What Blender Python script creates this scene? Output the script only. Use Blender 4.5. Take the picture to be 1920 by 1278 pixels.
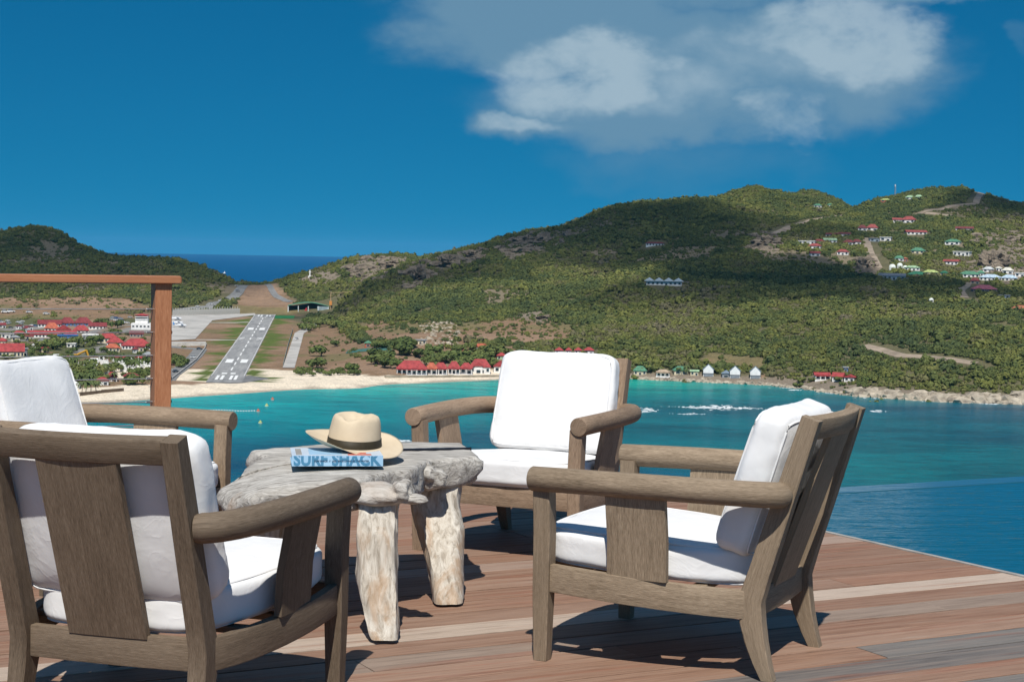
import bpy, bmesh, math, random
import numpy as np
from mathutils import Vector, Matrix, noise as mnoise

rng = random.Random(7)
R = math.radians
SKY_STR = 0.1; EXPOSURE = 0.0; SKY_LIFT = .22; HAZE = .000020
SKY_TINT = (.08, .74, .77); CLOUD_GREY = (1.55, 2.95, 4.2); CLOUD_WHITE = (4.3, 5.5, 6.3)
scene = bpy.context.scene
for o in list(bpy.data.objects): bpy.data.objects.remove(o)
COL = scene.collection

# ---------------------------------------------------------------- camera
FPX = 3200.0; EYE = 1.25; YH = 477.0; ROLL = R(1.1)
pit = math.atan((639 - YH) / FPX)
vF = np.array([0, math.cos(pit), -math.sin(pit)])
_r0 = np.array([1.0, 0, 0]); _u0 = np.array([0, math.sin(pit), math.cos(pit)])
vR = _r0 * math.cos(ROLL) + _u0 * math.sin(ROLL)
vU = -_r0 * math.sin(ROLL) + _u0 * math.cos(ROLL)
CAM = np.array([0, 0, EYE])
cam_d = bpy.data.cameras.new('camera'); cam = bpy.data.objects.new('camera', cam_d); COL.objects.link(cam)
cam_d.sensor_width = 36; cam_d.lens = FPX / 1920 * 36; cam_d.clip_start = 0.1; cam_d.clip_end = 60000
m = Matrix.Identity(4)
for i in range(3):
    m[i][0] = vR[i]; m[i][1] = vU[i]; m[i][2] = -vF[i]; m[i][3] = CAM[i]
cam.matrix_world = m
scene.camera = cam

# ---------------------------------------------------------------- node helper
class NT:
    def __init__(s, tree): s.t = tree; s.n = tree.nodes; s.l = tree.links
    def new(s, typ, **kw):
        n = s.n.new(typ)
        for k, v in kw.items():
            if k.startswith('i_'): s.put(n, k[2:].replace('_', ' '), v)
            else: setattr(n, k, v)
        return n
    def put(s, n, key, v):
        sock = n.inputs[key] if not isinstance(key, int) else n.inputs[key]
        if hasattr(v, 'is_output'): s.l.new(v, sock)
        else: sock.default_value = v
    def math(s, op, a, b=0.0, c=0.0, clamp=False):
        n = s.n.new('ShaderNodeMath'); n.operation = op; n.use_clamp = clamp
        s.put(n, 0, a); s.put(n, 1, b); s.put(n, 2, c); return n.outputs[0]
    def vmath(s, op, a, b=(0, 0, 0)):
        n = s.n.new('ShaderNodeVectorMath'); n.operation = op; s.put(n, 0, a)
        if op == 'SCALE': s.put(n, 3, b)
        else: s.put(n, 1, b)
        return n.outputs[0]
    def noise(s, vec, scale, detail=4, rough=.55, dist=0.0, out=0):
        n = s.n.new('ShaderNodeTexNoise'); s.put(n, 'Vector', vec); n.inputs['Scale'].default_value = scale
        n.inputs['Detail'].default_value = detail; n.inputs['Roughness'].default_value = rough
        n.inputs['Distortion'].default_value = dist; return n.outputs[out]
    def ramp(s, fac, stops, interp='LINEAR'):
        n = s.n.new('ShaderNodeValToRGB'); s.put(n, 0, fac); cr = n.color_ramp; cr.interpolation = interp
        while len(cr.elements) < len(stops): cr.elements.new(.5)
        for e, (p, c) in zip(cr.elements, stops): e.position = p; e.color = (*c, 1) if len(c) == 3 else c
        return n.outputs[0]
    def mix(s, fac, a, b, mode='MIX'):
        n = s.n.new('ShaderNodeMix'); n.data_type = 'RGBA'; n.blend_type = mode; n.clamp_factor = True
        s.put(n, 0, fac)
        for k, v in ((6, a), (7, b)):
            if hasattr(v, 'is_output'): s.l.new(v, n.inputs[k])
            else: n.inputs[k].default_value = (*v, 1) if len(v) == 3 else v
        return n.outputs[2]
    def sstep(s, v, lo, hi, a=0.0, b=1.0):
        n = s.n.new('ShaderNodeMapRange'); n.interpolation_type = 'SMOOTHSTEP'
        s.put(n, 0, v); n.inputs[1].default_value = lo; n.inputs[2].default_value = hi
        n.inputs[3].default_value = a; n.inputs[4].default_value = b; return n.outputs[0]
    def bump(s, height, strength, dist):
        n = s.n.new('ShaderNodeBump'); s.put(n, 'Height', height)
        n.inputs['Strength'].default_value = strength; n.inputs['Distance'].default_value = dist
        return n.outputs[0]

def lin(r, g, b):
    return tuple(((c / 255) / 12.92 if c / 255 <= .04045 else ((c / 255 + .055) / 1.055) ** 2.4) for c in (r, g, b))

# ---------------------------------------------------------------- world / sun / exposure
SUN_EL = R(54.5); SUN_AZ = R(181.5)     # azimuth of the sun measured from +Y, clockwise
world = bpy.data.worlds.new('World'); scene.world = world; world.use_nodes = True
w = NT(world.node_tree); w.n.clear()
tc = w.new('ShaderNodeTexCoord'); dirv = tc.outputs['Generated']
sep = w.new('ShaderNodeSeparateXYZ'); w.l.new(dirv, sep.inputs[0])
comb = w.new('ShaderNodeCombineXYZ'); w.l.new(sep.outputs[0], comb.inputs[0]); w.l.new(sep.outputs[1], comb.inputs[1])
w.l.new(w.math('ADD', w.math('MAXIMUM', sep.outputs[2], 0.0), SKY_LIFT), comb.inputs[2])
sky = w.new('ShaderNodeTexSky', sky_type='NISHITA', sun_disc=False, sun_elevation=SUN_EL, sun_rotation=SUN_AZ,
            altitude=70, air_density=1.0, dust_density=0.0, ozone_density=1.5)
w.l.new(comb.outputs[0], sky.inputs['Vector'])
# polarised, saturated tropical blue: one grade over the whole sky
hsv = w.new('ShaderNodeHueSaturation'); w.l.new(sky.outputs[0], hsv.inputs['Color'])
hsv.inputs['Saturation'].default_value = 1.35; hsv.inputs['Value'].default_value = 1.0
skyc = w.mix(1.0, hsv.outputs[0], SKY_TINT, 'MULTIPLY')
# clouds: soft cumulus banks placed by azimuth / elevation, broken up by fractal noise, thinner ones all round
az = w.math('ARCTAN2', sep.outputs[0], sep.outputs[1]); el = w.math('ARCSINE', sep.outputs[2])
nv = w.vmath('MULTIPLY', dirv, (1, 1, 1.7))
n1 = w.noise(nv, 20, 7, .58, .2)
nwarp = w.noise(nv, 15, 5, .55, 0, 1)
nws = w.new('ShaderNodeSeparateColor'); w.l.new(nwarp, nws.inputs[0])
azw = w.math('ADD', az, w.math('MULTIPLY', w.math('SUBTRACT', nws.outputs[0], .5), .10))
elw = w.math('ADD', el, w.math('MULTIPLY', w.math('SUBTRACT', nws.outputs[1], .5), .05))
def blob(cx, cy, rx, ry, wt):
    a0 = math.atan((cx - 960) / FPX); e0 = math.atan((YH + .0192 * (cx - 960) - cy) / FPX); rx /= FPX; ry /= FPX
    dx = w.math('MULTIPLY', w.math('SUBTRACT', azw, a0), 1 / rx); dy = w.math('MULTIPLY', w.math('SUBTRACT', elw, e0), 1 / ry)
    d2 = w.math('ADD', w.math('MULTIPLY', dx, dx), w.math('MULTIPLY', dy, dy))
    return w.math('MULTIPLY', w.math('EXPONENT', w.math('MULTIPLY', w.math('MULTIPLY', d2, d2), -.8)), wt)
def total(lst):
    s = blob(*lst[0])
    for b in lst[1:]: s = w.math('MAXIMUM', s, blob(*b))
    return s
thin = total([(1010, 50, 270, 85, 1.0), (1290, 110, 350, 110, .95), (1180, 205, 320, 80, .85), (960, 235, 130, 40, .8),
              (1500, 150, 270, 100, .8), (1250, 300, 260, 80, .38), (1640, 0, 300, 30, .75), (1900, 90, 40, 30, .35), (1150, -60, 480, 95, .8)])
thick = total([(1120, 138, 165, 52, 1.0), (1000, 150, 130, 55, .8), (1260, 165, 150, 50, .45), (1380, 110, 120, 60, .4), (1580, 95, 165, 72, .95), (1460, 70, 90, 50, .65), (960, 232, 90, 24, .7),
               (1445, 225, 60, 48, .6), (1330, 200, 80, 30, .25), (1640, -5, 260, 20, .5)])
away = w.sstep(w.math('ABSOLUTE', az), .42, .9)                      # the same broken cumulus goes on round the sky
rest = w.math('MULTIPLY', w.sstep(w.noise(nv, 3.2, 5, .55), .46, .70, 0, .9), w.math('MAXIMUM', away, w.sstep(el, .22, .45)))
thin = w.math('MAXIMUM', thin, rest)
nn = w.math('SUBTRACT', n1, .5)
mod = w.math('MULTIPLY_ADD', nn, 1.2, 1.0); mod2 = w.math('MULTIPLY_ADD', nn, 3.0, 1.0)
a_thin = w.sstep(w.math('MULTIPLY', thin, mod), .10, .88, 0, .84)
a_thick = w.sstep(w.math('MULTIPLY', w.math('MAXIMUM', thick, w.math('MULTIPLY', rest, .8)), mod2), .08, 1.0, 0, .70)
c1 = w.mix(a_thin, skyc, CLOUD_GREY); c2 = w.mix(a_thick, c1, CLOUD_WHITE)
bg = w.new('ShaderNodeBackground'); w.l.new(c2, bg.inputs[0]); bg.inputs[1].default_value = SKY_STR
wo = w.new('ShaderNodeOutputWorld'); w.l.new(bg.outputs[0], wo.inputs[0])

sun_d = bpy.data.lights.new('sun', 'SUN'); sun = bpy.data.objects.new('sun', sun_d); COL.objects.link(sun)
sun_d.energy = 4.9; sun_d.angle = R(.53); sun_d.color = (1, .955, .88)
SUNV = Vector((math.sin(SUN_AZ) * math.cos(SUN_EL), math.cos(SUN_AZ) * math.cos(SUN_EL), math.sin(SUN_EL)))  # towards the sun
sun.rotation_euler = SUNV.to_track_quat('Z', 'Y').to_euler(); sun.location = (0, -5, 40)

vs = scene.view_settings; vs.view_transform = 'Standard'; vs.look = 'None'; vs.gamma = 1; vs.exposure = EXPOSURE; vs.use_curve_mapping = False
scene.cycles.use_denoising = True
scene.cycles.max_bounces = 6; scene.cycles.diffuse_bounces = 3; scene.cycles.glossy_bounces = 3; scene.cycles.volume_bounces = 1
scene.cycles.transparent_max_bounces = 8; scene.cycles.caustics_reflective = False; scene.cycles.caustics_refractive = False

# ---------------------------------------------------------------- helpers
def tag(o, label=None, cat=None, group=None, kind=None):
    if label: o['label'] = label
    if cat: o['category'] = cat
    if group: o['group'] = group
    if kind: o['kind'] = kind
    return o
def empty(name, loc=(0, 0, 0), rz=0, **k):
    o = bpy.data.objects.new(name, None); COL.objects.link(o); o.location = loc; o.rotation_euler = (0, 0, rz); o.empty_display_size = .1
    return tag(o, **k)
def link(name, me, parent=None, **k):
    o = bpy.data.objects.new(name, me); COL.objects.link(o)
    if parent: o.parent = parent
    return tag(o, **k)
def mk(verts, faces, mats=None, smooth=False, sharp=None, uv=None, mi=None):
    me = bpy.data.meshes.new('m')
    me.from_pydata([tuple(v) for v in verts], [], [tuple(f) for f in faces])
    if mats is not None:
        for mt in (mats if isinstance(mats, (list, tuple)) else [mats]): me.materials.append(mt)
    if uv is not None:
        ul = me.uv_layers.new(name='UVMap')
        vi = np.zeros(len(me.loops), dtype=np.int32); me.loops.foreach_get('vertex_index', vi)
        if callable(uv): pass
        else: ul.data.foreach_set('uv', np.asarray(uv, dtype=np.float32)[vi].ravel())
    if mi is not None: me.polygons.foreach_set('material_index', mi)
    if smooth:
        me.polygons.foreach_set('use_smooth', [True] * len(me.polygons))
        if sharp: me.set_sharp_from_angle(angle=R(sharp))
    me.update()
    return me
SQ = [(-1, -.8), (-.8, -1), (.8, -1), (1, -.8), (1, .8), (.8, 1), (-.8, 1), (-1, .8)]
def section(c=.2):
    k = 1 - c; return [(-1, -k), (-k, -1), (k, -1), (1, -k), (1, k), (k, 1), (-k, 1), (-1, k)]
def circ(n): return [(math.cos(2 * math.pi * i / n), math.sin(2 * math.pi * i / n)) for i in range(n)]
def loft(st, sec, mats, sharp=35, u0=0.0, caps=True):
    """st: list of (centre, half vector a, half vector b); section points scale a and b; UV u runs along the piece in metres"""
    V = []; UV = []; Fc = []; n = len(sec); u = u0; prev = None
    for c, a, b in st:
        c = Vector(c); a = Vector(a); b = Vector(b)
        if prev is not None: u += (c - prev).length
        prev = c; vv = 0; pp = None
        for s_, t_ in sec:
            p = c + a * s_ + b * t_
            if pp is not None: vv += (p - pp).length
            pp = p; V.append(p); UV.append((u, vv + u0 * .37))
    for i in range(len(st) - 1):
        for j in range(n):
            k = (j + 1) % n; Fc.append((i * n + j, i * n + k, (i + 1) * n + k, (i + 1) * n + j))
    if caps:
        Fc.append(tuple(range(n))[::-1]); Fc.append(tuple((len(st) - 1) * n + j for j in range(n)))
    me = mk(V, Fc, mats, True, sharp, UV)
    bm = bmesh.new(); bm.from_mesh(me); bmesh.ops.recalc_face_normals(bm, faces=bm.faces); bm.to_mesh(me); bm.free()
    return me
def box_data(x0, x1, y0, y1, z0, z1):
    V = [(x0, y0, z0), (x1, y0, z0), (x1, y1, z0), (x0, y1, z0), (x0, y0, z1), (x1, y0, z1), (x1, y1, z1), (x0, y1, z1)]
    Fc = [(0, 3, 2, 1), (4, 5, 6, 7), (0, 1, 5, 4), (1, 2, 6, 5), (2, 3, 7, 6), (3, 0, 4, 7)]
    return V, Fc
class MB:
    def __init__(s): s.v = []; s.f = []; s.mi = []
    def add(s, V, Fc, mi=0):
        o = len(s.v); s.v += [tuple(v) for v in V]; s.f += [tuple(i + o for i in f) for f in Fc]; s.mi += [mi] * len(Fc); return s
    def box(s, x0, x1, y0, y1, z0, z1, mi=0): return s.add(*box_data(x0, x1, y0, y1, z0, z1), mi)
    def mesh(s, mats, **k): return mk(s.v, s.f, mats, mi=s.mi, **k)
def tube(path, r, mats, n=8, closed=False, taper=None):
    pts = [Vector(p) for p in path]; V = []; Fc = []; N = len(pts)
    for i, p in enumerate(pts):
        if closed: t = pts[(i + 1) % N] - pts[i - 1]
        else: t = pts[min(i + 1, N - 1)] - pts[max(i - 1, 0)]
        t.normalize(); ref = Vector((0, 0, 1)) if abs(t.z) < .9 else Vector((1, 0, 0))
        a = t.cross(ref).normalized(); b = a.cross(t); rr = r if taper is None else r * taper[i]
        for j in range(n):
            an = 2 * math.pi * j / n; V.append(p + (a * math.cos(an) + b * math.sin(an)) * rr)
    for i in range(N if closed else N - 1):
        k = (i + 1) % N
        for j in range(n): Fc.append((i * n + j, i * n + (j + 1) % n, k * n + (j + 1) % n, k * n + j))
    if not closed: Fc.append(tuple(range(n))[::-1]); Fc.append(tuple((N - 1) * n + j for j in range(n)))
    return mk(V, Fc, mats, True, 50)

def ray(px, py): return vF + vR * (px - 960) / FPX - vU * (py - 639) / FPX
def at(px, py, d): return CAM + ray(px, py) * d
def onz(px, py, z):
    d = ray(px, py); return CAM + d * ((z - EYE) / d[2])
def proj(P):
    Q = np.asarray(P, float) - CAM; ww = Q @ vF
    return 960 + FPX * (Q @ vR) / ww, 639 - FPX * (Q @ vU) / ww

# ---------------------------------------------------------------- materials
def mat(name):
    mt = bpy.data.materials.new(name); mt.use_nodes = True; t = NT(mt.node_tree); t.n.clear()
    p = t.new('ShaderNodeBsdfPrincipled'); o = t.new('ShaderNodeOutputMaterial'); t.l.new(p.outputs[0], o.inputs[0])
    return mt, t, p
_plain = {}
def plain(col, rough=.7, var=.12, scale=.6, spec=.3, key=None):
    """painted or plain far-off surface with a little weathering"""
    k = (tuple(round(c, 3) for c in col), rough, var, scale)
    if k in _plain: return _plain[k]
    mt, t, p = mat(key or 'painted_surface')
    tcn = t.new('ShaderNodeTexCoord')
    n = t.noise(tcn.outputs['Object'], scale, 4, .6)
    c = t.mix(t.sstep(n, .3, .75), tuple(min(1, x * (1 + var)) for x in col), tuple(x * (1 - 1.6 * var) for x in col))
    t.l.new(c, p.inputs['Base Color']); p.inputs['Roughness'].default_value = rough; p.inputs['Specular IOR Level'].default_value = spec
    _plain[k] = mt; return mt

def make_deckwood():
    mt, t, p = mat('deck_boards'); uvv = t.new('ShaderNodeUVMap').outputs[0]; oi = t.new('ShaderNodeObjectInfo')
    fine = t.noise(t.vmath('MULTIPLY', uvv, (5, 230, 1)), 1, 5, .7); med = t.noise(t.vmath('MULTIPLY', uvv, (1.3, 34, 1)), 1, 5, .62, .5); big = t.noise(t.vmath('MULTIPLY', uvv, (1.6, 9, 1)), 1, 4, .6)
    red = t.noise(t.vmath('MULTIPLY', uvv, (.9, 15, 1)), 1, 4, .6, .4)
    c = t.mix(t.sstep(med, .42, .66, 0, .35), oi.outputs['Color'], (.25, .19, .15)); c = t.mix(t.sstep(red, .54, .70, 0, .5), c, (.27, .105, .06)); c = t.mix(t.sstep(big, .64, .78, 0, .4), c, (.40, .33, .275))
    c = t.mix(1.0, c, t.ramp(t.math('ADD', t.math('MULTIPLY', fine, .6), t.math('MULTIPLY', med, .4)), [(.34, (.42, .38, .36)), (.5, (.95, .95, .95)), (.68, (1.3, 1.28, 1.26))]), 'MULTIPLY')
    t.l.new(c, p.inputs['Base Color']); p.inputs['Roughness'].default_value = .7; p.inputs['Specular IOR Level'].default_value = .25
    t.l.new(t.bump(t.math('ADD', fine, t.math('MULTIPLY', med, .8)), .35, .003), p.inputs['Normal']); return mt
def make_wood(name, dark, mid, light, grain=1.0, rough=.72, bump=.35, streak=None, objcol=False):
    mt, t, p = mat(name)
    uvn = t.new('ShaderNodeUVMap'); uvv = uvn.outputs[0]
    oi = t.new('ShaderNodeObjectInfo')
    off = t.math('MULTIPLY', oi.outputs['Random'], 37.0)
    cx = t.new('ShaderNodeCombineXYZ'); t.l.new(off, cx.inputs[0]); t.l.new(off, cx.inputs[1])
    v = t.vmath('ADD', uvv, cx.outputs[0])
    fine = t.noise(t.vmath('MULTIPLY', v, (30 * grain, 420 * grain, 1)), 1, 4, .65)
    med = t.noise(t.vmath('MULTIPLY', v, (6 * grain, 75 * grain, 1)), 1, 5, .6, .6)
    big = t.noise(t.vmath('MULTIPLY', v, (2.2, 5, 1)), 1, 4, .6)
    f = t.math('ADD', t.math('MULTIPLY', fine, .55), t.math('ADD', t.math('MULTIPLY', med, .27), t.math('MULTIPLY', big, .23)))
    c = t.ramp(f, [(.36, dark), (.52, mid), (.70, light)])
    if objcol:
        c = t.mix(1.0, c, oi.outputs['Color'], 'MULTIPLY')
    t.l.new(c, p.inputs['Base Color']); p.inputs['Roughness'].default_value = rough; p.inputs['Specular IOR Level'].default_value = .25
    t.l.new(t.bump(t.math('ADD', fine, t.math('MULTIPLY', med, .8)), bump, .0025), p.inputs['Normal'])
    return mt
M = {}
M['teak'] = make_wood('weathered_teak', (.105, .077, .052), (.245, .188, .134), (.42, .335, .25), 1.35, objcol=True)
M['deckwood'] = make_deckwood()
M['redwood'] = make_wood('oiled_red_hardwood', (.23, .085, .038), (.42, .18, .088), (.56, .28, .15), .8, .5, .25)

mt, t, p = mat('white_canvas'); M['canvas'] = mt
tcn = t.new('ShaderNodeTexCoord'); ob = tcn.outputs['Object']
weave = t.noise(t.vmath('MULTIPLY', ob, (1, 1, 1)), 900, 2, .5)
soft = t.noise(ob, 9, 3, .5)
c = t.mix(t.sstep(soft, .3, .8), (.80, .80, .80), (.73, .73, .725)); t.l.new(c, p.inputs['Base Color'])
p.inputs['Roughness'].default_value = .85; p.inputs['Specular IOR Level'].default_value = .15; p.inputs['Sheen Weight'].default_value = .08
wr = t.noise(t.vmath('MULTIPLY', ob, (1, 1, 1)), 8, 3, .5, .8)
rg = t.math('POWER', t.math('SUBTRACT', 1.0, t.math('ABSOLUTE', t.math('SUBTRACT', t.math('MULTIPLY', t.noise(ob, 6.5, 3, .5, 1.6), 2.0), 1.0))), 6.0)
t.l.new(t.bump(t.math('ADD', t.math('ADD', wr, t.math('MULTIPLY', rg, .22)), t.math('MULTIPLY', weave, .02)), .14, .02), p.inputs['Normal'])

mt, t, p = mat('bleached_driftwood'); M['drift'] = mt
tcn = t.new('ShaderNodeTexCoord'); ob = tcn.outputs['Object']
gd = t.vmath('MULTIPLY', ob, (9, 70, 60))
g1 = t.noise(gd, 1, 5, .65, .8); g2 = t.noise(ob, 7, 5, .6, 1.0); g3 = t.noise(ob, 3.2, 3, .5, .5)
c = t.ramp(g1, [(.30, (.13, .112, .092)), (.46, (.37, .345, .31)), (.66, (.60, .57, .52))])
c = t.mix(t.sstep(g2, .5, .72, 0, .7), c, (.60, .57, .52)); c = t.mix(t.sstep(g3, .64, .76, 0, .6), c, (.40, .26, .165))
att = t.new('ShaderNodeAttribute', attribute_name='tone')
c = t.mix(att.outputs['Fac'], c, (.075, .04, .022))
t.l.new(c, p.inputs['Base Color']); p.inputs['Roughness'].default_value = .8; p.inputs['Specular IOR Level'].default_value = .2
t.l.new(t.bump(t.math('ADD', g1, t.math('MULTIPLY', g2, 1.5)), .6, .012), p.inputs['Normal'])

mt, t, p = mat('bare_split_timber'); M['driftleg'] = mt
tcn = t.new('ShaderNodeTexCoord'); ob = tcn.outputs['Object']
g1 = t.noise(t.vmath('MULTIPLY', ob, (60, 60, 5)), 1, 5, .65, .6); g2 = t.noise(t.vmath('MULTIPLY', ob, (9, 9, 3.5)), 1, 4, .6, 1.0)
c = t.ramp(g1, [(.30, (.26, .215, .165)), (.5, (.55, .50, .425)), (.7, (.70, .66, .585))])
c = t.mix(t.sstep(g2, .50, .66, 0, .6), c, (.40, .25, .14))
t.l.new(c, p.inputs['Base Color']); p.inputs['Roughness'].default_value = .8; p.inputs['Specular IOR Level'].default_value = .2
t.l.new(t.bump(t.math('ADD', g1, g2), .55, .01), p.inputs['Normal'])

mt, t, p = mat('steel_cable'); M['steel'] = mt
p.inputs['Base Color'].default_value = (.42, .42, .42, 1); p.inputs['Metallic'].default_value = 1; p.inputs['Roughness'].default_value = .35
tcn = t.new('ShaderNodeTexCoord')
t.l.new(t.bump(t.noise(tcn.outputs['Object'], 400, 1), .3, .001), p.inputs['Normal'])

mt, t, p = mat('panama_straw'); M['straw'] = mt
tcn = t.new('ShaderNodeTexCoord'); ob = tcn.outputs['Object']
wv = t.new('ShaderNodeTexChecker'); t.l.new(ob, wv.inputs[0]); wv.inputs['Scale'].default_value = 330
c = t.mix(t.noise(ob, 22, 4, .6), (.60, .485, .335), (.72, .61, .45)); c = t.mix(t.math('MULTIPLY', wv.outputs['Fac'], .16), c, (.45, .32, .18))
t.l.new(c, p.inputs['Base Color']); p.inputs['Roughness'].default_value = .75; p.inputs['Specular IOR Level'].default_value = .2
t.l.new(t.bump(wv.outputs['Fac'], .25, .0008), p.inputs['Normal'])
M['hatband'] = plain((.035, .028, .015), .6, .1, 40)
M['black'] = plain((.012, .012, .014), .12, .1, 20, .5)
M['page'] = plain((.80, .80, .78), .8, .05, 60)
M['bookblue'] = plain((.36, .57, .76), .35, .05, 20, .5)
M['bookletter'] = plain((.075, .24, .40), .35, .05, 20, .5)
M['bookink'] = plain((.03, .05, .10), .4, .02, 20)
M['bookwhite'] = plain((.66, .73, .80), .3, .05, 14, .5)
M['bookred'] = plain((.62, .16, .10), .4, .2, 30)
M['trim'] = plain((.36, .34, .31), .6, .15, 9)
# ================================================================ SETTING: terrain, sea
SEA = -72.0
def _hash(ix, iy, s):
    h = (ix.astype(np.int64) * 374761393 + iy.astype(np.int64) * 668265263 + s * 974711) & 0x7fffffff
    h = ((h ^ (h >> 13)) * 1274126177) & 0x7fffffff
    return ((h ^ (h >> 16)) & 0xffff) / 65535.0
def vnoise(x, y, s=0):
    ix = np.floor(x); iy = np.floor(y); fx = x - ix; fy = y - iy
    fx = fx * fx * (3 - 2 * fx); fy = fy * fy * (3 - 2 * fy)
    a = _hash(ix, iy, s); b = _hash(ix + 1, iy, s); c_ = _hash(ix, iy + 1, s); d = _hash(ix + 1, iy + 1, s)
    return (a * (1 - fx) + b * fx) * (1 - fy) + (c_ * (1 - fx) + d * fx) * fy
def fbm(x, y, sc, octv=4, s=0):
    r = 0; amp = 1; tot = 0
    for i in range(octv):
        r = r + amp * vnoise(x / sc + i * 17.3, y / sc - i * 9.1, s + i); tot += amp; amp *= .5; sc *= .5
    return r / tot - .5

shore = [(-250, 782), (-100, 774), (20, 768), (150, 758), (250, 752), (330, 746), (450, 738), (600, 728), (760, 719), (940, 712), (1060, 709), (1180, 710),
         (1300, 715), (1440, 722), (1520, 731), (1600, 742), (1700, 749), (1800, 754), (1920, 758), (2060, 762), (2200, 766)]
# land seen from the terrace: (pixel column, pixel row, metres away)
land = [
 (-150,720,860),(0,700,900),(0,650,1130),(0,604,1480),(0,566,1600),(-150,560,1600),(0,500,1730),(0,437,1880),(60,423,1900),(-100,440,1900),(-250,470,1900),(-250,560,1600),
 (150,720,860),(150,690,930),(150,640,1160),(150,602,1480),(150,572,1560),(130,500,1730),(130,448,1870),(200,480,1850),(200,530,1690),(250,600,1480),(280,570,1570),(280,520,1700),(260,482,1790),
 (330,486,1780),(330,530,1670),(330,575,1540),(390,560,1610),(390,500,1760),(425,522,1750),(420,560,1640),(445,533,1800),(480,531,1800),(512,530,1800),(490,560,1680),(450,565,1640),(530,562,1650),
 (545,516,1800),(575,508,1800),(610,502,1800),(640,488,1790),(560,575,1560),(600,575,1540),
 (600,700,975),(600,655,1090),(600,615,1330),(600,590,1440),(650,600,1330),(640,545,1640),(700,690,985),(700,650,1090),(700,612,1240),(700,560,1430),(700,520,1570),(700,478,1750),(760,478,1740),
 (800,690,1020),(800,645,1090),(800,605,1220),(800,560,1330),(800,535,1450),(790,490,1540),(790,485,1620),(850,470,1640),(850,520,1500),
 (900,690,1035),(900,645,1100),(900,600,1225),(900,550,1380),(900,508,1520),(900,462,1640),(940,447,1670),(1000,690,1045),(1000,625,1160),(1000,560,1330),(1000,500,1540),(1000,432,1710),(1050,428,1730),
 (1100,690,1040),(1100,640,1110),(1100,590,1230),(1120,545,1330),(1100,525,1480),(1100,480,1590),(1110,403,1750),(1150,387,1760),
 (1250,693,1030),(1250,660,1075),(1250,600,1170),(1245,535,1300),(1250,508,1430),(1250,440,1620),(1250,376,1790),(1340,373,1800),
 (1400,703,1015),(1400,650,1080),(1400,580,1210),(1400,510,1400),(1400,440,1600),(1440,440,1600),(1400,400,1780),(1410,349,1960),(1370,362,1930),(1460,361,1980),
 (1550,715,985),(1550,650,1050),(1550,560,1210),(1550,490,1450),(1550,430,1690),(1550,405,1850),(1530,355,2300),(1480,366,2250),(1590,389,2250),(1600,393,1980),
 (1700,735,935),(1700,690,975),(1700,640,1040),(1700,580,1170),(1700,522,1400),(1700,460,1600),(1700,400,1810),(1700,361,1960),(1650,374,1960),(1750,352,1970),
 (1850,744,915),(1850,700,950),(1850,640,1020),(1850,585,1130),(1850,530,1340),(1850,450,1600),(1810,350,1980),(1860,365,1960),(1920,384,1960),
 (2000,744,915),(2000,700,950),(2000,600,1130),(2000,530,1340),(2000,450,1600),(2020,395,1960),(2200,640,1020),(2200,530,1340),(2200,420,1960)]
pts = [];
for px, py in shore:
    P = onz(px, py, SEA); pts.append(P)
    Q = P + (P - CAM) / np.linalg.norm((P - CAM)[:2]) * -45; pts.append(np.array([Q[0], Q[1], SEA - 5]))
    Q = P + (P - CAM) / np.linalg.norm((P - CAM)[:2]) * -160; pts.append(np.array([Q[0], Q[1], SEA - 12]))
for l in land: pts.append(at(*l))
for px in range(-300, 2350, 130):
    for d, e in ((2480, -8), (2800, -15)):
        if 1400 < px < 1640 and d < 2600: continue
        P = at(px, 480, d); pts.append(np.array([P[0], P[1], SEA + e]))
for px in (440, 480, 515, 550, 600):
    P = at(px, 480, 1960); pts.append(np.array([P[0], P[1], SEA + 8])); P = at(px, 480, 2120); pts.append(np.array([P[0], P[1], SEA - 3]))
pts = np.array(pts)
def _phi(r): return np.sqrt(r * r + 30.0 ** 2)
_K = _phi(np.linalg.norm(pts[:, None, :2] - pts[None, :, :2], axis=2)); _n = len(pts)
_P = np.hstack([np.ones((_n, 1)), pts[:, :2] / 1000])
_A = np.block([[_K + 1.0 * np.eye(_n) * -1, _P], [_P.T, np.zeros((3, 3))]])
_sol = np.linalg.solve(_A, np.concatenate([pts[:, 2], np.zeros(3)]))
# runway frame: near end, far end, slope
RW0 = onz(421, 715.5, SEA + 2.0); RW1 = onz(497.3, 590, SEA + 14.0)
rdir = (RW1 - RW0)[:2]; RWL = np.linalg.norm(rdir); rdir = rdir / RWL; rnor = np.array([rdir[1], -rdir[0]])
def rw_xy(s, t_): return RW0[:2] + rdir * s + rnor * t_
def rw_z(s): return SEA + 2.0 + 12.0 * s / RWL
def sst(x, a, b):
    t_ = np.clip((x - a) / (b - a), 0, 1); return t_ * t_ * (3 - 2 * t_)
SKYL = np.array([(-400,470),(0,435),(60,423),(100,430),(150,460),(200,480),(260,482),(330,486),(380,500),(420,522),(440,531),(480,531),(520,527),(545,516),(575,510),(640,488),(700,478),(760,478),(790,485),(850,470),(900,462),(940,447),(1000,432),(1050,428),(1110,403),(1150,387),(1200,380),(1280,374),(1350,372),(1370,360),(1410,349),(1450,358),(1480,365),(1520,355),(1560,367),(1590,388),(1600,392),(1640,375),(1690,362),(1740,352),(1800,350),(1840,358),(1880,375),(1920,383),(2300,400)], float)
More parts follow.
